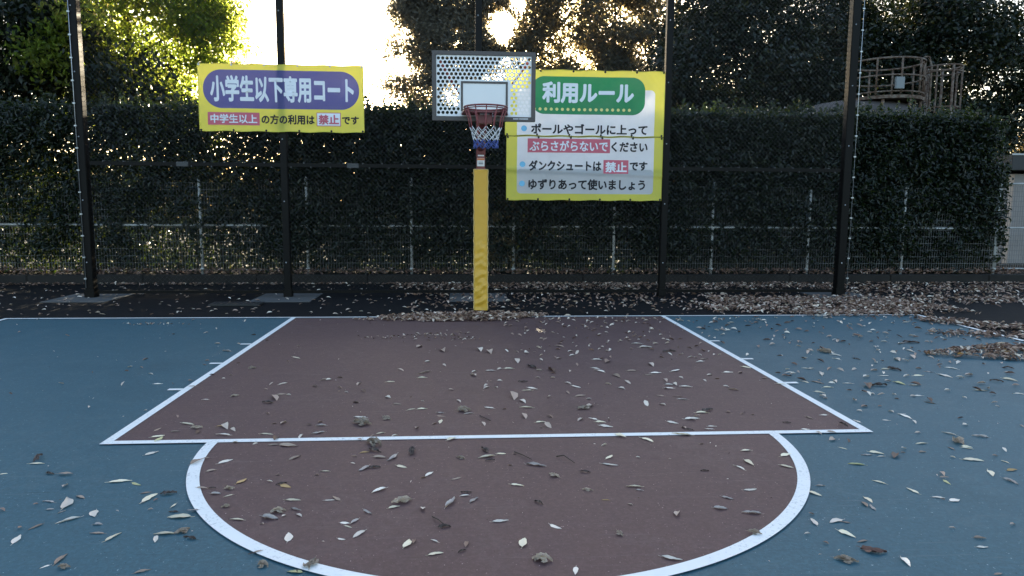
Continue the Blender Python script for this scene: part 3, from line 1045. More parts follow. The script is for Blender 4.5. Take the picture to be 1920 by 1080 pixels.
# ------------------------------------------------------------------ hedge
HX0, HX1 = -13.0, 10.62
hedge = thing('hedge', 'long tall clipped evergreen hedge growing through the white mesh fence', 'hedge', (0, 4.7, 0.14))
def hedge_mesh():
    n = 430000
    x = rng.uniform(HX0, HX1, n)
    z = rng.uniform(0.0, 1.0, n) ** .92 * 3.12
    top = 3.13 + .05 * patchy(x, x * 0 + 1) + .035 * patchy(x * 6.1, x * 2, 1.1) + .0058 * x
    z = np.minimum(z, top - np.abs(rng.normal(0, .03, n)))
    dep = rng.uniform(0, 1, n)
    y = -.435 + .09 * patchy(x * 1.6, z * 1.6, 2.2) + .05 * patchy(x * 5.3, z * 4.9, .7) + dep * .80
    pt = patchy(x, z)
    # density: thin near the foot, holes where the fence shows, thinner on the left
    keep = np.ones(n)
    keep *= np.where(dep > .30, 1.0, np.clip((z + .12) / .5, 0.2, 1))
    front = y < -.22 + .05
    low = np.clip((1.30 - z) / .55, 0, 1)
    keep *= np.where(y < -.20, np.clip(1 - low * (.80 - .72 * (pt > -.40)), 0.10, 1) * np.clip((z - .12) / .5, .12, 1), 1)
    left = np.clip((-2.2 - x) / 2.5, 0, 1)
    keep *= 1 - .30 * left * (pt < .2) - .22 * left
    keep *= np.where(x > 5.5, 1.0, .93)
    # rounded right end
    e = np.clip((x - (HX1 - .55)) / .55, 0, 1)
    keep *= 1 - .75 * e * (np.abs(z - 1.2) > 1.0) - .35 * e
    m = rng.uniform(0, 1, n) < keep
    x, y, z = x[m], y[m], z[m]
    # sprigs above the clipped top
    k = 2600
    xs = rng.uniform(HX0, HX1 - .4, k)
    zs = 3.13 + .0058 * xs + np.abs(rng.normal(0, .055, k))
    x, y, z = np.concatenate([x, xs]), np.concatenate([y, rng.uniform(-.2, .35, k)]), np.concatenate([z, zs])
    # stray shoots standing out of the top and the face
    ns = 150
    sx, sy = rng.uniform(HX0, HX1 - .5, ns), rng.uniform(-.35, .3, ns)
    sh_, lean = rng.uniform(.08, .30, ns), rng.normal(0, .25, ns)
    q = np.tile(np.linspace(.1, 1, 9), ns); i9 = np.repeat(np.arange(ns), 9)
    x = np.concatenate([x, sx[i9] + lean[i9] * sh_[i9] * q + rng.normal(0, .018, ns * 9)])
    y = np.concatenate([y, sy[i9] + rng.normal(0, .018, ns * 9)])
    z = np.concatenate([z, 3.13 + .0058 * sx[i9] + sh_[i9] * q])
    nf = 220
    fx, fz = rng.uniform(HX0, HX1 - .5, nf), rng.uniform(.5, 3.0, nf)
    q = np.tile(np.linspace(.2, 1, 7), nf); i7 = np.repeat(np.arange(nf), 7)
    x = np.concatenate([x, fx[i7] + rng.normal(0, .04, nf * 7)])
    y = np.concatenate([y, -.42 - rng.uniform(.05, .16, nf)[i7] * q])
    z = np.concatenate([z, fz[i7] - .10 * q * q + rng.normal(0, .03, nf * 7)])
    n = len(x)
    d, nr = leaf_frames(n, (0, -.9, .55), .75, .35)
    L = rng.uniform(.062, .118, n)
    V, F = leaves6(np.stack([x, y, z], 1), L, .44, d, nr)
    t = np.clip(rng.beta(1.6, 3.0, n) + .12 * patchy(x, z, 5.0) * 0.6, 0, 1)
    return np_mesh('foliage', V, F, np.repeat(t, 6))
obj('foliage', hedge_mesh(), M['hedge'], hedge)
bm = bmesh.new()
for k in range(150):
    x = random.uniform(HX0 + .2, HX1 - .3)
    y = random.uniform(-.05, .25)
    p = [Vector((x, y, -.02))]
    for q in range(5):
        p.append(p[-1] + Vector((random.uniform(-.14, .14), random.uniform(-.04, .04), random.uniform(.4, .62))))
    p = [Vector((q.x, q.y, min(q.z, 3.0 + q.z * .02))) for q in p]
    tube(bm, p, [.020, .016, .013, .010, .007, .004], 6)
obj('stems', bm, M['bark'], hedge)
# a wilted climber with yellowing leaves beside the pole
def vine_mesh():
    n = 900
    c = rng.integers(0, 26, n)
    cx, cz = rng.uniform(.12, 1.15, 26), rng.uniform(.25, 1.72, 26)
    x, z = cx[c] + rng.normal(0, .07, n), cz[c] + rng.normal(0, .06, n)
    d, nr = leaf_frames(n, (0, -1, .5), .8, .5)
    V, F = leaves6(np.stack([x, rng.uniform(-.42, -.30, n), z], 1), rng.uniform(.04, .085, n), .42, d, nr)
    return np_mesh('climber', V, F, np.repeat(rng.uniform(0, 1, n), 6))
vn = obj('climber', vine_mesh(), M['vine'], hedge)
vn['label'] = 'wilted yellow-brown climber'

# ------------------------------------------------------------------ trees
def tree(name, label, base, crown, rad, m, nclump, per, rc, L, trunk_r=.22, aspect=.5, gaps=(), shell=.45, six=False, droop=.3, group='trees beyond the hedge', trunk_top=None, extra=(), limb=16, cut=None):
    """trunk with limbs to the clumps, crown of leaf clumps spread through an ellipsoid"""
    base = Vector(base)
    root = thing(name, label, 'tree', base, 0, group)
    crown, rad = np.array(crown, float), np.array(rad, float)
    C = []
    while len(C) < nclump:
        u = rng.normal(size=3)
        u /= np.linalg.norm(u)
        r = rng.uniform(shell, 1.0) ** .6
        c = crown + u * r * rad * (1 + .14 * math.sin(u[0] * 5 + u[2] * 7 + len(label)))
        if c[2] < .8:
            continue
        if cut is not None and cut(c):
            continue
        C.append(c)
    C = np.array(C + [np.array(e, float) for e in extra])
    nc = len(C)
    rcs = rng.uniform(.7, 1.25, nc) * rc
    cnt = (per * (rcs / rc) ** 2).astype(int)
    idx = np.repeat(np.arange(nc), cnt)
    n = len(idx)
    g = rng.normal(size=(n, 3)) * np.array([1, 1, .62])
    g *= np.minimum(1, 1.9 / np.maximum(np.linalg.norm(g, axis=1, keepdims=True), 1e-6))
    P = C[idx] + g * rcs[idx, None] * .62
    for (gc, gr) in gaps:
        q = np.linalg.norm((P - np.array(gc)) / np.array(gr), axis=1)
        keep = q > 1 + .22 * np.sin(P[:, 0] * 6 + P[:, 2] * 9)
        P, idx = P[keep], idx[keep]
    n = len(P)
    out = P - crown
    d, nr = leaf_frames(n, None, 1.0, droop)
    nr = unit(nr + .5 * unit(out) + np.array([0, 0, .4]))
    d = unit(d - nr * (d * nr).sum(-1, keepdims=True))
    Ls = rng.uniform(.7, 1.3, n) * L
    V, F = (leaves6 if six else leaves4)(P - np.array(base), Ls, aspect, d, nr)
    t = np.clip(rng.beta(1.5, 2.6, n) + rng.normal(0, .12, nc)[idx], 0, 1)
    obj('crown', np_mesh('crown', V, F, np.repeat(t, 6 if six else 4)), m, root)
    bm = bmesh.new()
    tt = Vector(trunk_top if trunk_top else (crown[0], crown[1], crown[2] + rad[2] * .55)) - base
    tp = [Vector((0, 0, -.05))]
    for k in range(1, 9):
        f = k / 8
        tp.append(Vector((tt.x * f + .10 * math.sin(f * 7 + base.x), tt.y * f, tt.z * f)))
    tube(bm, tp, [trunk_r * (1.25 if k == 0 else 1 - .85 * k / 8) for k in range(9)], 10)
    order = rng.permutation(nc)[:limb]
    for k in order:
        e = Vector(C[k]) - base
        f = max(.2, min(.92, (e.z - .5 * math.hypot(e.x - tt.x, e.y - tt.y)) / max(tt.z, .1)))
        i = f * 8
        a = tp[int(i)].lerp(tp[min(8, int(i) + 1)], i - int(i))
        mid = (a + e) / 2 + Vector((random.uniform(-.2, .2), random.uniform(-.2, .2), .12))
        r0 = trunk_r * .42 * (1 - .6 * f)
        tube(bm, [a, mid, e], [r0, r0 * .6, r0 * .2], 6)
    obj('trunk', bm, M['bark'], root)
    return root

tree('broadleaf_tree', 'backlit yellow-green tree rising over the hedge behind the left fence post', (-8.6, 9.6, 0), (-8.35, 9.2, 6.0), (2.4, 1.6, 3.0), M['maple'], 200, 270, .52, .115, .16, .48, six=True, droop=.55,
     extra=[(-6.1, 9, 5.9), (-6.35, 9, 5.2), (-6.2, 9, 7.2), (-6.6, 9, 6.5), (-6.5, 9, 4.9), (-6.15, 9, 6.4), (-6.0, 9, 6.9), (-6.3, 9, 5.6), (-6.75, 9, 4.75), (-6.95, 9, 4.2), (-7.1, 9, 3.7), (-7.3, 9, 3.4), (-8.9, 6.4, 4.6), (-8.5, 6.4, 5.0), (-8.2, 6.5, 5.3), (-8.7, 6.4, 4.3), (-6.9, 9, 3.2)])
tree('evergreen_tree', 'dark evergreen tree at the left edge of the photo, behind the hedge', (-10.9, 7.6, 0), (-10.7, 7.4, 5.3), (2.0, 1.2, 3.2), M['dark_leaf'], 150, 260, .60, .15, .20, .42, six=False, droop=.7,
     extra=[(-8.5, 7.2, 3.7), (-7.9, 7.2, 3.6), (-7.3, 7.2, 3.7), (-6.8, 7.2, 3.5), (-8.0, 7.2, 4.2), (-7.4, 7.2, 4.3), (-8.6, 7.2, 4.3)])  # dark clumps added to stand in for shade inside the yellow-green crown
SUNGAP = [((1.78, 30.0, 10.85), (.80, 4.0, 1.0)), ((2.65, 30.0, 12.0), (.45, 4.0, .55)), ((4.3, 30, 9.9), (.40, 3, .35)), ((2.1, 30, 9.2), (.22, 3, .20))]
tree('conifer', 'grey-green conifer left of the sun, its ragged edge against the white sky', (-2.45, 30.5, 0), (-.75, 30.0, 11.6), (3.2, 2.2, 5.6), M['conifer'], 250, 270, .78, .25, .26, .34, gaps=SUNGAP + [((-3.6, 30, 8.9), (.5, 3, .45)), ((-.6, 30, 10.2), (.35, 3, .3))], droop=.1, shell=.25,
     extra=[(-4.0, 30, 10.1), (-4.15, 30, 9.5), (-4.1, 30, 7.6), (-3.7, 30, 7.9), (-3.2, 30, 7.2), (-2.6, 30, 7.0), (-3.5, 30, 11.4), (.9, 30, 9.0), (1.6, 30, 8.7), (.4, 30, 8.2), (.7, 30, 10.3), (.6, 30, 11.5), (1.1, 30, 12.4), (.9, 30, 9.7), (1.7, 30, 9.6), (0, 30, 10.8)])
tree('broadleaf_tree', 'olive-brown thin-leaved tree right of the sun with a dark trunk showing', (8.25, 30.5, 0), (6.6, 30.0, 11.4), (4.2, 2.6, 5.6), M['olive'], 255, 210, .82, .24, .22, .46, gaps=SUNGAP + [((8.6, 30, 11.6), (.8, 3, .55)), ((6.2, 30, 9.0), (.6, 3, .5)), ((9.7, 30, 9.9), (.5, 3, .5)), ((5.4, 30, 11.9), (.5, 3, .5))], shell=.3,
     trunk_top=(7.8, 30.2, 14.5), extra=[(3.6, 30, 8.4), (3.0, 30, 8.1), (4.0, 30, 7.4), (3.3, 30, 9.0), (5.0, 30, 7.4), (3.6, 30, 12.6), (2.2, 30, 13.2), (2.9, 30, 10.4), (3.2, 30, 11.0), (2.8, 30, 9.6), (3.5, 30, 10.3), (3.4, 30, 11.7), (2.0, 30, 12.9)])
GR = 'dark evergreens beyond the hedge on the right'
tree('evergreen_tree', 'dense dark evergreen behind the fence bay right of the rules banners', (11.4, 21, 0), (11.0, 20.0, 6.6), (3.5, 2.2, 4.4), M['dark_leaf'], 210, 230, .80, .20, .24, .44, group=GR)
tree('evergreen_tree', 'dark evergreen directly behind the rusty tank platform', (16.2, 22, 0), (16.0, 21.5, 6.8), (3.3, 2.2, 4.7), M['dark_leaf'], 190, 230, .80, .20, .24, .44, group=GR)
tree('evergreen_tree', 'dark evergreen filling the upper right corner beyond the ladder cage', (21.2, 21.5, 0), (21.0, 21.0, 6.8), (3.5, 2.2, 4.9), M['dark_leaf'], 200, 230, .80, .20, .24, .44, group=GR,
     extra=[(22.5, 20, 3.2), (23.5, 20, 3.6), (22.8, 20, 4.6), (21.5, 20, 3.0), (24.2, 20, 2.6), (23.2, 19.5, 2.2), (24.4, 20, 4.4)])
tree('evergreen_tree', 'farther dark tree showing between the right-hand evergreens', (13.9, 29, 0), (13.9, 29.0, 9.0), (4.3, 2.2, 5.2), M['dark_leaf'], 140, 150, .95, .27, .26, .46, group=GR)
tree('evergreen_tree', 'farther dark tree behind the upper right corner', (23.5, 29, 0), (23.3, 29.0, 9.2), (5.0, 2.2, 5.4), M['dark_leaf'], 130, 150, 1.0, .28, .26, .46, group=GR)

def woodland():
    n = 16000
    x = rng.uniform(-60, 75, n)
    h = np.where(x > 5, 9.0, 4.6) + 1.0 * np.sin(x * .7) + .6 * np.sin(x * 1.9)
    z = rng.uniform(0, 1, n) ** .8 * h
    d, nr = leaf_frames(n, (0, -.6, .4), 1.0, .2)
    V, F = leaves4(np.stack([x, 58 + rng.uniform(-3, 3, n), z], 1), rng.uniform(.6, 1.2, n), .6, d, nr)
    return np_mesh('far_woodland', V, F, np.repeat(rng.uniform(0, 1, n), 4))
struct(obj('far_woodland', woodland(), M['olive']), 'low far-off band of trees seen through gaps in the hedge', 'woodland', 'stuff')

# ------------------------------------------------------------------ storage tank with rusty platform
tank = thing('storage_tank', 'domed storage tank topped by a rusty railed platform and ladder cage', 'storage tank', (13.75, 14.6, 0))
bm = bmesh.new()
NS, NR = 64, 8
rings = []
for k in range(NR + 1):
    f = k / NR
    r = 2.35 * math.cos(f * math.pi / 2 * .985)
    z = 4.20 + .82 * math.sin(f * math.pi / 2)
    rings.append([bm.verts.new((r * math.cos(2 * math.pi * i / NS) - .75, r * math.sin(2 * math.pi * i / NS), z)) for i in range(NS)])
low = [bm.verts.new((v.co.x, v.co.y, 0.0)) for v in rings[0]]
rings.insert(0, low)
for a, b in zip(rings[:-1], rings[1:]):
    for i in range(NS):
        f = bm.faces.new((a[i], a[(i + 1) % NS], b[(i + 1) % NS], b[i])); f.smooth = True
bm.faces.new(rings[-1])
obj('shell', bm, M['tank'], tank)
PC = Vector((-0.28, -.9, 0))
PR, PZ = 1.18, 4.98
bm = bmesh.new()
r = bmesh.ops.create_cone(bm, cap_ends=True, segments=12, radius1=PR, radius2=PR, depth=.10)
for v in r['verts']:
    v.co += PC + Vector((0, 0, PZ - .08))
pl = obj('platform', bm, M['rust'], tank)
for k in range(8):
    a = 2 * math.pi * (k + .3) / 8
    bm = bmesh.new()
    x, y = PC.x + math.cos(a) * (PR - .12), PC.y + math.sin(a) * (PR - .12)
    tube(bm, [(x, y, 4.2), (x, y, PZ - .1)], .05, 8)
    obj('leg', bm, M['rust'], pl)
rail = None
bm = bmesh.new()
for z, rr in ((PZ + 1.10, .034), (PZ + .58, .028), (PZ + .08, .024)):
    ring_tube(bm, PC + Vector((0, 0, z)), PR - .04, rr, 28, 6)
rail = obj('railing', bm, M['rust'], tank)
for k in range(10):
    a = 2 * math.pi * k / 10 + .2
    bm = bmesh.new()
    x, y = PC.x + math.cos(a) * (PR - .04), PC.y + math.sin(a) * (PR - .04)
    tube(bm, [(x, y, PZ), (x, y, PZ + 1.10)], .030, 8)
    obj('railing_post', bm, M['rust'], rail)
bm = bmesh.new()
box(bm, -.62, -.34, PC.y - PR - .02, PC.y - PR + .06, PZ + .14, PZ + .50, .01)
obj('switch_box', bm, M['greybox'], tank)
# ladder cage beside the platform
CC = Vector((1.72, -.9, 0))
bm = bmesh.new()
ring_tube(bm, CC + Vector((0, 0, 6.02)), .52, .032, 28, 6)
cage = obj('ladder_cage', bm, M['rust'], tank)
for z in (5.84, 4.7, 3.6, 2.4):
    bm = bmesh.new()
    ring_tube(bm, CC + Vector((0, 0, z)), .52, .028, 28, 6)
    obj('cage_hoop', bm, M['rust'], cage)
for k in range(7):
    a = 2 * math.pi * k / 7 + .15
    bm = bmesh.new()
    x, y = CC.x + .52 * math.cos(a), CC.y + .52 * math.sin(a)
    tube(bm, [(x, y, 2.2), (x, y, 6.02)], .040 if k % 2 else .028, 8)
    obj('cage_bar', bm, M['rust'], cage)
bm = bmesh.new()
for s in (-.2, .2):
    tube(bm, [(1.16, -.9 + s, .1), (1.16, -.9 + s, 6.0), (1.05, -.9 + s, 6.3), (.90, -.9 + s, 6.3)], .030, 8)
z = .4
while z < 6.0:
    tube(bm, [(1.16, -1.1, z), (1.16, -.7, z)], .016, 6)
    z += .3
obj('ladder', bm, M['rust'], tank)

# iron cover lying on the asphalt by the second footing
dc = thing('drain_cover', 'dark iron drain cover lying on the asphalt left of the second footing', 'drain cover', (-3.52, 1.24, 0.004))
bm = bmesh.new(); box(bm, -.36, .36, -.14, .14, 0, .028, .006)
obj('plate', bm, M['plate'], dc)
bm = bmesh.new()
for k in range(9):
    box(bm, -.32 + k * .075, -.29 + k * .075, -.10, .10, .0285, .034)
obj('ribs', bm, M['plate'], dc)

# ------------------------------------------------------------------ dry twigs
def twig(pts, r, label):
    bm = bmesh.new()
    tube(bm, pts, [r, r * .8, r * .5][:len(pts)] if len(pts) <= 3 else [r * (1 - .6 * k / (len(pts) - 1)) for k in range(len(pts))], 6)
    o = obj('twig', bm, M['twig'])
    return tag(o, label, 'twig', 'dry twigs on the court')
twig([(0.31, -5.22, 0.016), (0.35, -5.24, 0.030), (0.40, -5.33, 0.016)], .004, "forked dry twig in the brown half circle below the free throw line")
twig([(-0.12, -4.39, 0.016), (-0.05, -4.51, 0.016)], .0035, "short straight twig in the brown key below the pole")
twig([(0.07, -5.13, 0.016), (0.11, -5.19, 0.020), (0.16, -5.26, 0.016)], .004, "thin straight twig right of the crumpled leaves near the free throw line")
twig([(-0.38, -5.99, 0.016), (-0.35, -6.03, 0.020), (-0.32, -6.08, 0.016)], .0035, "bent dark twig in the brown half circle near the centre")
# ------------------------------------------------------------------ fallen leaves
def leaf_mesh(kind, seed, nu=10, nv=4):
    """one dry leaf, unit length along x: cupped, arched, twisted or crumpled, with a stalk"""
    r = random.Random(seed)
    asp = {'V': .52, 'C': .46, 'D': .36, 'O': .40, 'B': .40}.get(kind, .34) * r.uniform(.72, 1.25)
    cup = {'C': .8, 'D': .32, 'T': .40, 'G': .4, 'V': .12, 'W': .30, 'B': .4}.get(kind, .24) * r.uniform(.3, 1.6)
    arch = {'C': .10, 'D': .09, 'B': .05, 'T': .03}.get(kind, .012) * r.uniform(-.3, 1.5)
    tw = r.uniform(-1, 1) * {'C': 1.2, 'D': .8}.get(kind, .35)
    cr = {'C': .075, 'D': .05, 'B': .05, 'G': .025}.get(kind, .012)
    side = r.uniform(-.10, .10)
    ph = r.uniform(0, 6)
    bm = bmesh.new()
    g = []
    for i in range(nu + 1):
        t = i / nu
        wd = asp * .5 * max(.015, math.sin(math.pi * min(1, t ** .8)) ** .85 * (1 - .25 * t))
        row = []
        for j in range(-nv // 2, nv // 2 + 1):
            s = j / (nv / 2)
            a = tw * (t - .5) * 1.2
            y, z = s * wd, cup * wd * s * s
            y, z = y * math.cos(a) - z * math.sin(a), y * math.sin(a) + z * math.cos(a)
            z += arch * math.sin(math.pi * t) + .02 * abs(s)
            z += cr * (math.sin(t * 11 + s * 5 + ph) + .6 * math.sin(t * 23 - s * 9 + ph * 2))
            y += side * math.sin(math.pi * t) + cr * .7 * math.sin(t * 15 + ph)
            row.append(bm.verts.new((t - .5, y, z)))
        g.append(row)
    for i in range(nu):
        for j in range(nv):
            f = bm.faces.new((g[i][j], g[i + 1][j], g[i + 1][j + 1], g[i][j + 1])); f.smooth = kind not in 'CD'
    p = g[0][nv // 2].co
    tube(bm, [p, p + Vector((-.08, .01, .004)), p + Vector((-.17, r.uniform(-.05, .05), .02))], [.010, .009, .007], 5)
    lo = min(v.co.z for v in bm.verts)
    for v in bm.verts:
        v.co.z -= lo
    if kind == 'C':                                   # a second curled leaf caught in the first
        src = [v for v in bm.verts]
        geo = bmesh.ops.duplicate(bm, geom=bm.verts[:] + bm.edges[:] + bm.faces[:])
        vs = [e for e in geo['geom'] if isinstance(e, bmesh.types.BMVert)]
        mt = Matrix.Rotation(r.uniform(.8, 2.2), 4, 'Z') @ Matrix.Rotation(r.uniform(-.5, .5), 4, 'X') @ Matrix.Scale(.75, 4)
        for v in vs:
            v.co = mt @ v.co + Vector((r.uniform(-.2, .2), r.uniform(-.1, .1), .05))
        lo = min(v.co.z for v in bm.verts)
        for v in bm.verts:
            v.co.z -= lo
    me = bpy.data.meshes.new('fallen_leaf')
    bm.to_mesh(me); bm.free()
    me.materials.append(M['leaf_' + {'V': 'W'}.get(kind, kind)])
    return me
LEAFS = {}
def leaf_variant(kind, k):
    if (kind, k) not in LEAFS:
        LEAFS[(kind, k)] = leaf_mesh(kind, sum(map(ord, kind)) * 31 + k)
        if kind == 'V' and k % 2:
            LEAFS[(kind, k)].materials[0] = M['leaf_P']
    return LEAFS[(kind, k)]

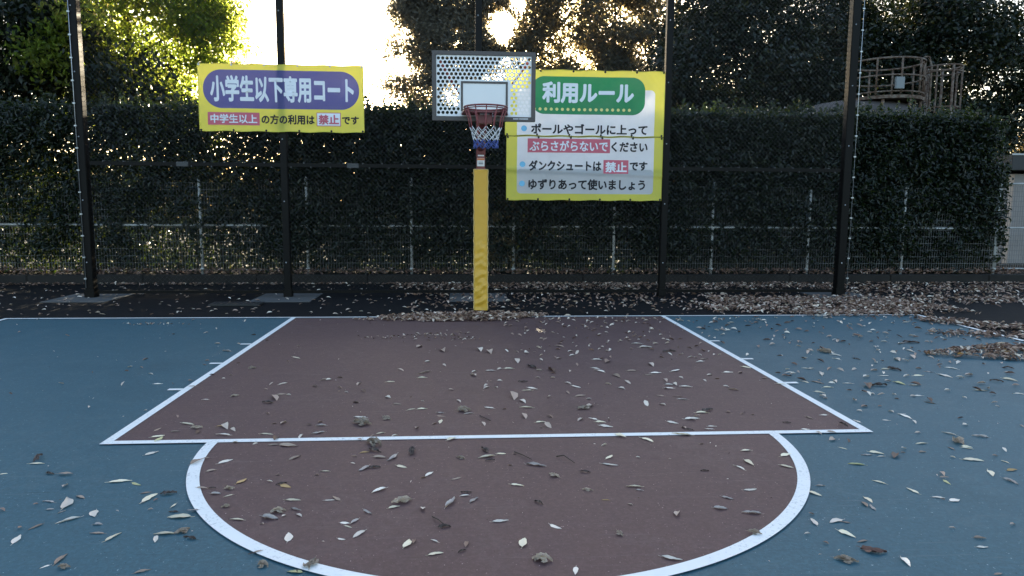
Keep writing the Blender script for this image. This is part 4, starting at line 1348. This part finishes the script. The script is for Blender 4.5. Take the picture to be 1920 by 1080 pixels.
# x, y, length in mm, heading in degrees, kind (P cream, W whitish, G grey, T tan, D dark, O ochre, Y pale yellow, B red-brown, V broad oval, C crumpled)
DATA = """-2.07,-5.92,99,41,W 1.53,-6.41,98,-22,B 1.37,-6.48,95,-26,C -1.57,-5.91,104,4,P -2.05,-5.45,102,11,P 2.75,-5.38,107,-19,P -1.57,-6.08,82,4,P 0.64,-6.43,79,-24,W 1.50,-6.25,85,-59,P -0.54,-5.80,94,21,C -1.52,-6.41,60,24,T 0.18,-5.34,103,-24,G 1.15,-6.02,81,-10,G 0.10,-6.42,72,-13,C -1.30,-4.93,116,-16,T 1.17,-4.85,109,-19,P 4.64,-1.89,165,-33,D -1.78,-6.10,78,69,P 3.10,-4.97,92,-25,G -1.80,-5.68,95,71,P -1.73,-5.63,75,11,D -2.18,-5.98,66,62,T -1.50,-6.06,69,48,C -1.90,-6.29,86,88,T -0.10,-5.19,99,19,P -1.14,-5.95,85,-19,G 0.60,-5.35,92,-25,W 2.02,-5.41,87,-12,Y 2.72,-5.70,86,-79,G -0.91,-4.52,125,-25,C 3.43,-2.34,156,-46,C -1.08,-5.75,76,-3,P -0.35,-6.34,65,13,P 0.66,-5.67,81,-3,P -1.12,-5.88,66,17,C -0.06,-6.04,70,8,W -0.91,-6.45,61,-9,Y 2.25,-5.23,78,-30,P -0.78,-4.93,121,-38,C 3.20,-3.68,123,-2,D 3.99,-3.37,136,-73,W 4.46,-3.53,117,-68,P 2.94,-4.90,87,-59,W -1.01,-6.15,142,101,V -2.64,-5.16,78,-3,P -1.87,-6.06,62,-3,T -2.07,-5.02,79,48,W -1.59,-5.19,79,43,W -0.67,-5.65,84,44,W 1.60,-5.43,77,-45,P 1.35,-4.52,103,7,W 1.52,-6.12,89,22,V -2.39,-5.34,72,-3,T -2.19,-5.72,161,111,W -1.29,-5.96,67,-14,P -0.72,-5.17,80,-11,T -0.30,-5.82,118,68,G -0.70,-6.14,77,59,W 1.02,-5.96,63,-15,G 1.08,-6.23,56,-27,C 2.00,-5.67,65,-50,P 1.58,-5.80,73,-63,P 2.19,-5.88,64,-11,W -1.76,-4.72,93,-14,W -0.23,-4.25,98,14,C 3.68,-3.12,123,-64,D 4.24,-3.09,106,-47,W -1.21,-5.15,85,52,T -0.32,-6.09,58,8,D -0.85,-6.41,88,85,C 0.05,-5.62,68,-16,P -2.07,-4.47,106,-24,P -1.17,-4.70,82,30,G -2.16,-4.72,71,26,P 0.72,-4.65,90,-34,W 1.84,-2.28,141,11,D 1.47,-4.38,91,-3,P 0.92,-4.94,101,-57,P 4.30,-3.58,91,-27,D 0.03,-6.26,108,75,V -2.19,-6.10,81,99,W -1.44,-6.13,64,-21,D -1.75,-5.20,84,68,T -0.76,-5.05,95,-37,D 1.32,-5.43,80,-63,W 1.26,-5.74,69,8,W 2.86,-5.18,62,-32,P 2.11,-5.79,69,-77,P 1.61,-6.51,71,-97,W 2.08,-6.32,48,-15,T -0.95,-4.37,90,-18,W -1.98,-4.56,74,7,C -1.49,-4.71,83,-14,P 0.22,-4.19,88,-3,P 0.64,-4.23,106,27,C 1.66,-2.05,126,-2,W 1.57,-3.65,95,-15,W 3.42,-3.61,111,-72,Y 2.89,-4.52,100,-79,W 2.88,-5.07,113,-96,C 4.78,-3.11,92,-29,D -1.85,-5.61,51,20,T -1.53,-5.85,52,4,G -1.85,-6.36,46,-3,C -1.58,-5.58,65,-14,T -0.79,-5.34,93,63,G 1.10,-5.84,57,-42,G 0.19,-6.11,61,-44,W -0.58,-3.08,124,42,T 0.67,-3.89,95,15,T 0.77,-4.86,89,-53,P 1.41,-3.71,89,-14,W 2.74,-3.55,98,-56,T 3.95,-3.86,83,-15,P -2.28,-5.70,60,-14,G -1.62,-5.33,54,27,T -0.73,-5.33,59,5,D -1.19,-5.54,53,25,D -0.57,-5.86,53,25,P -0.48,-6.24,81,76,P 2.17,-5.26,64,-3,G 2.03,-6.40,47,-3,W -1.64,-3.75,79,9,T -1.68,-3.98,84,-13,D -1.39,-4.92,62,6,T 0.70,-4.56,72,-13,P 1.43,-4.02,79,-14,W 1.52,-4.33,101,24,D 1.19,-4.59,81,-48,W 3.29,-4.19,71,-48,T 4.18,-3.98,71,-26,W 2.88,-5.15,55,-41,P -1.93,-6.35,34,50,W -1.41,-5.49,64,62,O -1.49,-5.65,51,-3,G -0.65,-5.18,99,67,G -0.58,-5.32,67,-31,P -0.27,-5.51,61,33,T -1.00,-5.37,55,-3,P -1.16,-5.57,69,-32,O -0.90,-5.76,48,10,W -0.22,-5.70,51,-3,D -1.04,-5.86,59,-27,G -1.05,-6.39,55,-33,C 0.26,-5.50,68,-49,C 0.44,-5.45,55,-16,D 0.41,-5.70,52,-16,C 1.47,-5.16,65,5,P 2.86,-5.54,68,8,O 1.81,-5.89,70,-88,P 1.41,-6.12,81,-97,W -1.39,-3.29,90,38,T -1.83,-4.52,61,15,O -1.18,-4.55,66,-3,G 0.18,-2.95,90,-2,P 1.27,-3.08,90,-2,T 1.61,-1.85,108,-2,W 1.46,-3.17,95,9,W 2.11,-3.18,90,-2,W 1.93,-3.76,79,-35,T 2.75,-3.71,78,-11,P 2.60,-3.86,74,-37,P 2.98,-3.59,78,-15,W 3.47,-2.49,101,-56,W 3.76,-3.35,89,-2,P 2.63,-5.08,70,5,P 1.68,-5.25,76,20,V -2.68,-5.08,99,99,D -1.62,-5.85,44,-3,D -1.91,-5.97,43,-3,G -1.44,-5.59,48,-3,C -1.42,-5.68,45,38,P -0.82,-5.08,54,12,O -0.01,-5.14,55,-3,P -0.23,-5.74,48,9,W -0.18,-5.80,68,53,G -0.69,-5.91,68,-48,G -0.74,-6.01,56,57,G 1.41,-5.36,77,-77,P 2.39,-5.64,52,-3,T 1.53,-6.32,53,17,T -2.09,-4.63,57,4,T -2.13,-4.78,101,87,Y 0.27,-3.71,74,-3,P 0.32,-3.65,93,-43,W -0.53,-4.19,67,4,P -0.05,-4.18,71,-20,W -0.31,-4.87,75,44,P 1.10,-3.26,170,-83,T 0.97,-3.08,114,-56,W 1.04,-2.62,89,-16,W 2.35,-2.99,85,-40,P 2.89,-3.05,81,-42,W 3.34,-3.99,74,-3,W 2.33,-4.71,87,-82,D -1.98,-5.85,110,113,V -0.78,-6.02,45,-14,V 2.25,-5.92,62,15,V -0.39,-4.50,170,85,V -1.95,-5.49,74,-35,Y -2.15,-5.82,38,57,G -1.72,-5.14,46,22,T -0.08,-5.25,51,11,D -0.42,-5.44,71,58,W -0.87,-5.74,72,-50,T -0.24,-6.32,42,35,D 0.14,-5.85,57,-53,D 2.92,-5.41,50,-77,P 2.37,-5.69,69,-97,Y 1.66,-5.70,46,-3,G 1.56,-6.13,36,-29,T -2.72,-3.36,70,-2,W -1.98,-3.78,65,38,C 0.76,-1.96,114,-46,T -0.58,-3.26,74,-2,P -0.84,-3.39,72,-2,P 0.00,-3.04,77,-2,W 0.26,-3.43,72,-2,D 0.39,-2.91,135,-62,D -0.20,-4.32,63,14,W 0.29,-4.54,62,13,P 0.68,-3.61,85,-45,W 0.66,-4.48,67,-40,W 0.96,-2.98,85,-36,W 1.38,-3.24,76,-2,T 1.29,-3.91,66,-22,T 2.39,-3.61,67,-24,P 1.43,-4.69,58,-3,W 1.39,-4.74,55,-19,W 2.03,-4.78,58,-3,W 2.17,-4.85,51,-31,T 3.38,-2.66,85,-55,W 3.94,-3.22,67,-28,G 3.45,-3.34,77,-2,W 2.31,-4.47,60,-3,V -2.73,-5.31,35,24,P -2.48,-5.32,67,-29,D -1.65,-5.78,53,79,P -2.15,-5.65,66,-33,T -2.22,-5.79,34,10,G -1.39,-5.81,36,23,C -1.12,-6.30,31,19,D -0.54,-5.08,129,87,D -0.25,-5.20,52,-29,C -1.10,-6.28,32,19,T 0.68,-5.72,41,-16,G 1.11,-5.47,45,-3,D 0.48,-5.83,40,-3,O 0.47,-6.20,53,-72,C 0.22,-6.51,63,79,W 2.09,-5.14,48,-54,P 2.54,-5.23,49,-3,T 1.78,-5.98,66,-98,G 1.93,-6.62,41,12,T -2.40,-3.48,64,-2,T -2.59,-2.08,97,-22,G -1.71,-3.41,80,55,W -2.22,-4.58,71,76,T -0.77,-4.73,56,34,P -0.72,-4.06,64,-19,T -0.61,-4.20,60,25,P -0.40,-4.29,60,-19,G -0.39,-4.37,57,-13,T -0.76,-4.41,87,-48,C 2.00,-2.74,101,26,W 2.08,-2.63,92,17,T 1.46,-3.58,65,-23,W 1.42,-3.94,61,-10,T 1.66,-3.09,120,39,W 1.26,-4.75,53,-36,D 1.97,-4.63,55,-3,D 2.18,-4.53,69,-71,T 2.67,-3.18,80,9,W 2.92,-3.25,170,-107,W 2.64,-3.53,75,-63,P 3.58,-2.67,77,-56,D 4.51,-1.93,117,17,T 4.35,-2.33,136,-93,W 3.61,-3.10,74,-2,P 3.50,-3.67,68,-2,P 2.90,-4.46,58,-3,W 2.70,-4.60,52,-13,W 2.48,-4.61,65,-74,W 4.66,-3.26,73,-2,T -1.53,-5.58,38,-3,D -0.11,-5.08,89,-69,D -0.76,-6.06,41,-31,P -0.77,-6.18,37,-22,W -0.36,-6.22,40,-39,W 0.62,-5.23,76,49,P 0.07,-6.40,61,79,C 2.24,-5.29,51,9,W 2.76,-5.18,56,-87,T 2.70,-5.58,89,-113,P 1.76,-5.94,56,-93,T -2.12,-2.84,65,-2,C -1.83,-2.42,101,-36,P -2.17,-3.87,54,-3,W -1.66,-3.86,142,-58,W -0.79,-2.98,79,-32,P -0.05,-3.62,70,32,P 0.44,-3.03,66,-2,W 0.55,-3.14,65,-2,T 0.15,-3.90,170,-85,W 0.33,-4.63,96,-72,P -0.67,-4.78,54,40,P 0.63,-3.50,66,-33,W 0.69,-4.18,100,51,W 0.96,-3.54,67,-40,W 1.04,-3.68,69,-46,W 1.13,-3.51,79,-55,P 1.97,-2.55,72,-2,W 1.24,-4.16,65,-53,W 2.08,-4.86,55,-69,P 2.10,-4.99,82,33,Y 2.57,-3.31,78,15,C 3.47,-3.15,84,15,W 3.36,-3.54,78,14,W 3.09,-3.70,170,-110,D -1.26,-5.50,36,-3,V 0.79,-6.01,79,71,V 0.21,-4.03,90,-63,V 0.63,-5.02,50,23,V -2.30,-5.51,63,99,P -2.24,-5.99,38,88,G -0.87,-5.14,39,-3,G -0.45,-5.49,37,23,T -1.01,-5.93,44,-37,P -0.22,-6.26,57,80,G 2.93,-5.32,40,-3,T 2.66,-5.33,35,-19,W -2.49,-3.29,64,61,T -3.22,-2.44,68,60,G -2.81,-1.69,69,-2,W -2.39,-3.08,57,-2,D -1.36,-3.30,71,53,W -1.28,-3.23,56,19,D -1.03,-4.00,63,-32,D -1.44,-4.48,84,79,W -1.26,-4.77,67,71,P -1.26,-4.53,47,-12,D -1.64,-4.86,53,-27,P -0.81,-4.78,48,41,T -0.69,-1.95,128,64,P 0.83,-2.42,73,19,W -0.57,-2.64,70,32,P -0.33,-3.67,61,33,P 0.55,-3.03,151,-78,D -0.81,-3.87,81,-48,W -0.43,-4.55,49,28,T 0.37,-4.42,66,-56,G 0.57,-4.50,71,44,W 1.81,-1.87,72,-2,W 1.91,-3.27,68,16,W 1.91,-3.66,55,-2,W 2.34,-3.41,55,-38,T 2.55,-3.21,55,-26,D 3.95,-2.73,125,-98,W 4.17,-2.63,130,-100,W 3.93,-3.09,62,-2,T 2.99,-3.93,51,-56,W 2.73,-4.27,72,22,T 2.63,-4.38,46,-52,W 2.85,-4.41,58,-78,W 3.27,-4.02,65,12,W 3.25,-4.58,48,-3,D 3.17,-4.74,67,19,W 2.74,-4.88,44,-3,W -1.76,-5.71,30,54,G -2.32,-5.73,30,60,T -1.58,-6.14,55,104,P -2.44,-5.79,48,-31,T -0.86,-5.26,33,11,W -1.08,-5.93,32,55,P -0.43,-5.89,68,91,P 0.59,-5.89,30,-27,W 2.33,-5.29,110,50,D 2.46,-5.17,51,19,W 2.42,-5.58,64,-106,W 2.19,-5.91,31,-3,T 1.44,-6.04,30,-15,T 2.33,-6.20,37,14,W -3.22,-2.75,53,-2,W -3.15,-1.06,63,29,W -1.43,-3.52,76,-42,D -1.50,-4.49,38,15,G -1.80,-4.54,125,-64,O -1.20,-4.47,46,46,G -1.41,-4.80,100,94,D -1.51,-4.89,35,30,W 0.84,-2.23,76,30,P 0.09,-2.97,67,35,W -0.14,-3.06,64,35,W -0.15,-3.20,117,-68,W 0.07,-3.39,50,-2,P 0.40,-3.30,53,-22,W 0.19,-4.41,102,-78,W 0.72,-3.98,46,-14,W 1.50,-2.86,124,-83,W 1.66,-4.37,48,-55,T 2.87,-3.81,49,-3,C 3.10,-4.08,42,-47,D 3.73,-4.32,42,-3,W -1.81,-5.74,30,54,W -1.03,-5.42,30,-3,G -1.24,-5.41,30,-3,G -0.45,-6.22,49,89,G 0.07,-5.15,32,-3,C 2.41,-5.24,32,-3,G 3.06,-5.23,55,-105,W -2.92,-3.03,56,-20,W -2.58,-1.20,69,53,D -2.63,-2.51,49,-2,T -1.58,-3.76,41,-3,W -1.94,-4.65,69,89,D -0.88,-4.85,51,-45,P -0.07,-2.12,170,-82,W 0.73,-2.11,68,-45,T 0.68,-2.56,82,45,W -0.27,-4.00,64,-53,W 0.06,-4.22,39,-3,T 0.28,-4.66,35,-3,T 1.12,-2.71,144,62,G 1.69,-2.54,59,-47,D 1.51,-3.57,89,-82,P 1.63,-3.35,58,-59,W 1.93,-3.40,46,-2,T 2.21,-3.20,68,28,C 1.23,-4.71,66,-82,W 1.74,-4.42,38,-3,T 1.24,-5.03,33,-3,C 3.31,-3.11,76,26,W 2.86,-4.66,60,-96,W 3.54,-4.78,40,-86,W 2.55,-4.04,40,-3,W 0.03,-5.33,30,-3,C -1.16,-6.01,30,-36,W -2.59,-2.69,42,-2,T -2.31,-2.62,43,-2,D -1.80,-3.58,37,-2,P -1.09,-3.45,78,74,W -1.15,-3.70,36,-3,W -1.02,-3.68,83,-60,D -1.73,-4.61,71,-53,W -0.44,-2.14,170,-79,B 0.03,-2.23,170,-85,W 0.20,-2.19,60,-43,W 0.30,-2.23,59,-43,W -0.10,-4.57,70,-71,W 1.12,-4.15,94,-91,W 2.90,-3.53,91,-99,W 3.16,-3.95,48,-82,W 2.85,-4.27,35,-3,T 0.79,-5.24,30,-3,W 1.32,-6.24,30,-3,W 1.36,-6.33,30,-52,T -2.49,-4.13,30,-3,W -2.25,-3.21,33,-2,P -0.54,-3.98,30,-3,W -0.54,-4.63,72,83,W 1.47,-3.44,88,-89,W 1.80,-3.46,50,-71,W 2.79,-3.48,34,-2,W 4.21,-3.39,36,-2,D 2.19,-5.02,54,-102,D 2.02,-6.22,30,-30,W -2.23,-3.08,32,-2,W 0.27,-2.67,138,-87,W 0.03,-3.61,49,-57,W -1.74,-5.82,30,-3,W 1.81,-4.44,30,-3,T"""
ROWS = [(float(a), float(b), int(c) / 1000, float(d), e) for a, b, c, d, e in (s.split(',') for s in DATA.split())]
TONE = {'P': 'cream narrow', 'W': 'whitish narrow', 'G': 'grey narrow', 'T': 'tan curled', 'D': 'dark curled', 'O': 'ochre', 'Y': 'pale yellow', 'B': 'red-brown', 'V': 'broad oval', 'C': 'crumpled double'}
def zone(x, y):
    r = math.hypot(x, y + KL)
    if y < -KL + .0 and abs(r - RC + .02) < .07:
        return 'on the white arc line', 0
    if abs(y + KL - .03) < .07 and abs(x) < KW + .05:
        return 'on the free throw line', 0
    if y < -KL and r < RC:
        if y > -KL - .75:
            return 'in half circle beside free throw line', 0
        return 'in half circle nearer the camera', 0
    if y <= -KL + 0.05:
        return ('on blue left of the half circle' if x < 0 else 'on blue right of the half circle'), 0
    if abs(abs(x) - KW + .03) < .07:
        return 'on a white lane line', 0
    if abs(x) < KW:
        if y < -KL + 1.3:
            return 'in brown key just beyond free throw line', 0
        if y < -KL + 2.4:
            return 'in middle of the brown key', 0
        return 'in brown key near the pole', 0
    if x < 0:
        return 'on blue left of the key', 0
    return ('on blue right of the key, nearer half' if y < -3.2 else 'on blue right of the key, farther half'), 0
ORD = ['', 'second', 'third', 'fourth', 'fifth', 'sixth', 'seventh', 'eighth', 'ninth', 'tenth', 'eleventh', 'twelfth', 'thirteenth', 'fourteenth', 'fifteenth', 'sixteenth', 'seventeenth', 'eighteenth', 'nineteenth', 'twentieth']
camY, camX = -9.20104, -0.22895
def screen_x(x, y):
    v = cam.matrix_world.inverted() @ Vector((x, y, 0))
    return v.x / -v.z
cells = {}
IND = ROWS[:298]
for i, (x, y, L, h, k) in enumerate(IND):
    cells.setdefault((TONE[k], zone(x, y)[0]), []).append((screen_x(x, y), i))
LBL = {}
for (t, zn), lst in cells.items():
    lst.sort()
    for q, (_, i) in enumerate(lst):
        if len(lst) == 1:
            LBL[i] = f'only {t} leaf {zn}'
        elif q == 0:
            LBL[i] = f'leftmost {t} leaf {zn}'
        elif q == len(lst) - 1:
            LBL[i] = f'rightmost {t} leaf {zn}'
        else:
            LBL[i] = f'{t} leaf, {ORD[q]} such from left, {zn}'
for i, (x, y, L, h, k) in enumerate(IND):
    o = bpy.data.objects.new('fallen_leaf', leaf_variant(k, (i * 5 + int(x * 13)) % 12))
    col.objects.link(o)
    rr = math.hypot(x, y + KL)
    on_line = abs(y + KL - .03) < .05 or abs(rr - RC + .02) < .05 or abs(abs(x) - KW + .03) < .05
    o.location = (x, y, 0.0125 if on_line else (0.0085 if (abs(x) < KW and y > -KL) or rr < RC else 0.0045))
    f = -1 if (i * 7) % 3 == 0 else 1
    if k == 'V':
        L = min(L, .085)
    L = min(L, .145)
    sk = random.uniform(1.0, 1.14)
    o.scale = (L * sk, L * random.uniform(.85, 1.1) * (.85 if k == 'C' else 1), L * random.uniform(.8, 1.1) * (.8 if k == 'C' else 1))
    o.rotation_euler = (random.uniform(-.02, .16), random.uniform(-.03, .03), R(h) + (math.pi if f < 0 else 0))
    tag(o, LBL[i], 'leaf', 'fallen leaves on the court')

# every other leaf: drifts, heaps and a thin scatter, too many to count
def litter():
    P, L, H, tilt, tint, up = [], [], [], [], [], []
    def add(x, y, z, l, tl=.25, tn=None):
        P.append((x, y, z)); L.append(l); tilt.append(tl); H.append(random.uniform(0, 6.283)); tint.append(random.betavariate(2, 2) if tn is None else tn)
    for (x, y, l, h, k) in ROWS[298:]:
        P.append((x, y, .009)); L.append(l); H.append(R(h)); tilt.append(.2); tint.append({'D': .15, 'T': .5, 'G': .45, 'C': .4}.get(k, random.uniform(.72, .93)))
    def heap(cx, cy, rx, ry, hgt, n, tone=None):
        for _ in range(n):
            a, r = random.uniform(0, 6.283), random.random() ** .55
            px = cx + rx * r * math.cos(a) * (1 + .25 * math.sin(3 * a + cx)); py = cy + ry * r * math.sin(a)
            add(px, py, .015 + hgt * max(0, 1 - r * r) * random.random() ** .6, random.uniform(.04, .085), .7, tone() if tone else None)
    heap(-.25, -.10, .95, .27, .07, 1050)
    heap(.2, .05, .60, .22, .05, 350)
    heap(-.65, -.22, .85, .14, .03, 260)
    heap(5.25, -2.55, .72, .27, .10, 640, lambda: 1.0 if random.random() < .05 else random.betavariate(2, 1.7))
    heap(5.9, -2.45, .55, .22, .06, 220)
    def drift(x0, x1, yf, sy, n, hg=.02):
        for _ in range(n):
            x = random.uniform(x0, x1)
            y = yf(x) + random.gauss(0, sy)
            add(x, y, .012 + random.random() * hg, random.uniform(.045, .095), .5)
    drift(3.2, 6.9, lambda x: .55 + .15 * math.sin(x * 2.3), .22, 1500, .03)
    drift(3.6, 6.6, lambda x: 1.35 - .12 * (x - 5), .28, 1500, .03)
    drift(4.4, 6.2, lambda x: .16, .10, 520, .03)
    drift(6.3, 10.5, lambda x: 1.9 - .05 * x, .25, 900, .02)
    drift(6.1, 11.5, lambda x: 2.9, .45, 1200, .02)
    drift(5.7, 7.6, lambda x: -.45 - (x - 5.7) * .75, .15, 800, .03)
    drift(5.2, 6.4, lambda x: -1.35 - (x - 5.2) * .25, .12, 160)
    drift(-9, 12, lambda x: 3.82, .06, 900, .02)
    drift(-1.5, 6.5, lambda x: 3.45, .25, 1300, .02)
    drift(-1.2, 5.5, lambda x: 2.55, .22, 620, .015)
    drift(-1.0, 3.4, lambda x: 1.4, .55, 420, .008)
    for _ in range(430):
        add(random.uniform(-8.5, 3.0), random.uniform(.2, 3.7), .012, random.uniform(.04, .09), .2, random.uniform(.55, .95))
    for _ in range(3600):                                # on the strip behind the kerb
        x = random.uniform(-13, 11)
        add(x, random.uniform(4.13, 4.75), .15 + random.random() * .09, random.uniform(.05, .11), .8, random.betavariate(1.3, 3.2))
    for _ in range(320):                                 # thin scatter on the court
        add(random.uniform(2.5, 5.9), -random.random() ** 1.3 * 4.2 - .05, .014, random.uniform(.04, .095), .25, random.choice((.1, .35, .6, .75, .88, .93)))
    for _ in range(220):
        add(random.uniform(.2, 2.4), -random.random() ** 1.6 * 2.6 - .1, .014, random.uniform(.03, .075), .3, random.choice((.2, .6, .8, .88)))
    for _ in range(90):
        add(random.uniform(-5.9, 2.3), -random.random() ** 1.2 * 4.5 - .05, .014, random.uniform(.02, .06), .3, random.choice((.15, .6, .8)))
    for _ in range(150):                                 # broken bits in front of the heap
        c = random.choice(((-1.05, -1.42, .30, .10), (-.55, -1.28, .25, .08), (-.25, -1.52, .16, .07), (-3.9, -.45, .35, .07)))
        add(random.gauss(c[0], c[2] * .6), random.gauss(c[1], c[3] * .6), .014, random.uniform(.015, .05), .5, random.choice((.1, .3, .7, .9)))
    for _ in range(260):                                 # crumbs everywhere
        x, y = random.uniform(-4.5, 4.5), random.uniform(-6.6, -.1)
        add(x, y, .0135, random.uniform(.006, .018), .3, random.choice((.1, .8, .9)))
    n = len(P)
    P, L, H, tilt = np.array(P), np.array(L), np.array(H), np.array(tilt)
    nr = np.stack([rng.normal(0, 1, n) * tilt, rng.normal(0, 1, n) * tilt, np.ones(n)], 1)
    nr = unit(nr)
    d = np.stack([np.cos(H), np.sin(H), np.zeros(n)], 1)
    d = unit(d - nr * (d * nr).sum(-1, keepdims=True))
    P[:, 2] += L * tilt * .18
    V, F = leaves6(P, L, np.array(.36), d, nr, .35)
    V[:, 2] = np.maximum(V[:, 2], .0065)
    return np_mesh('leaf_litter', V, F, np.repeat(np.array(tint), 6))
struct(obj('leaf_litter', litter(), M['litter']), 'drifts and heaps of dry fallen leaves on court, asphalt and kerb strip', 'leaf litter', 'stuff')
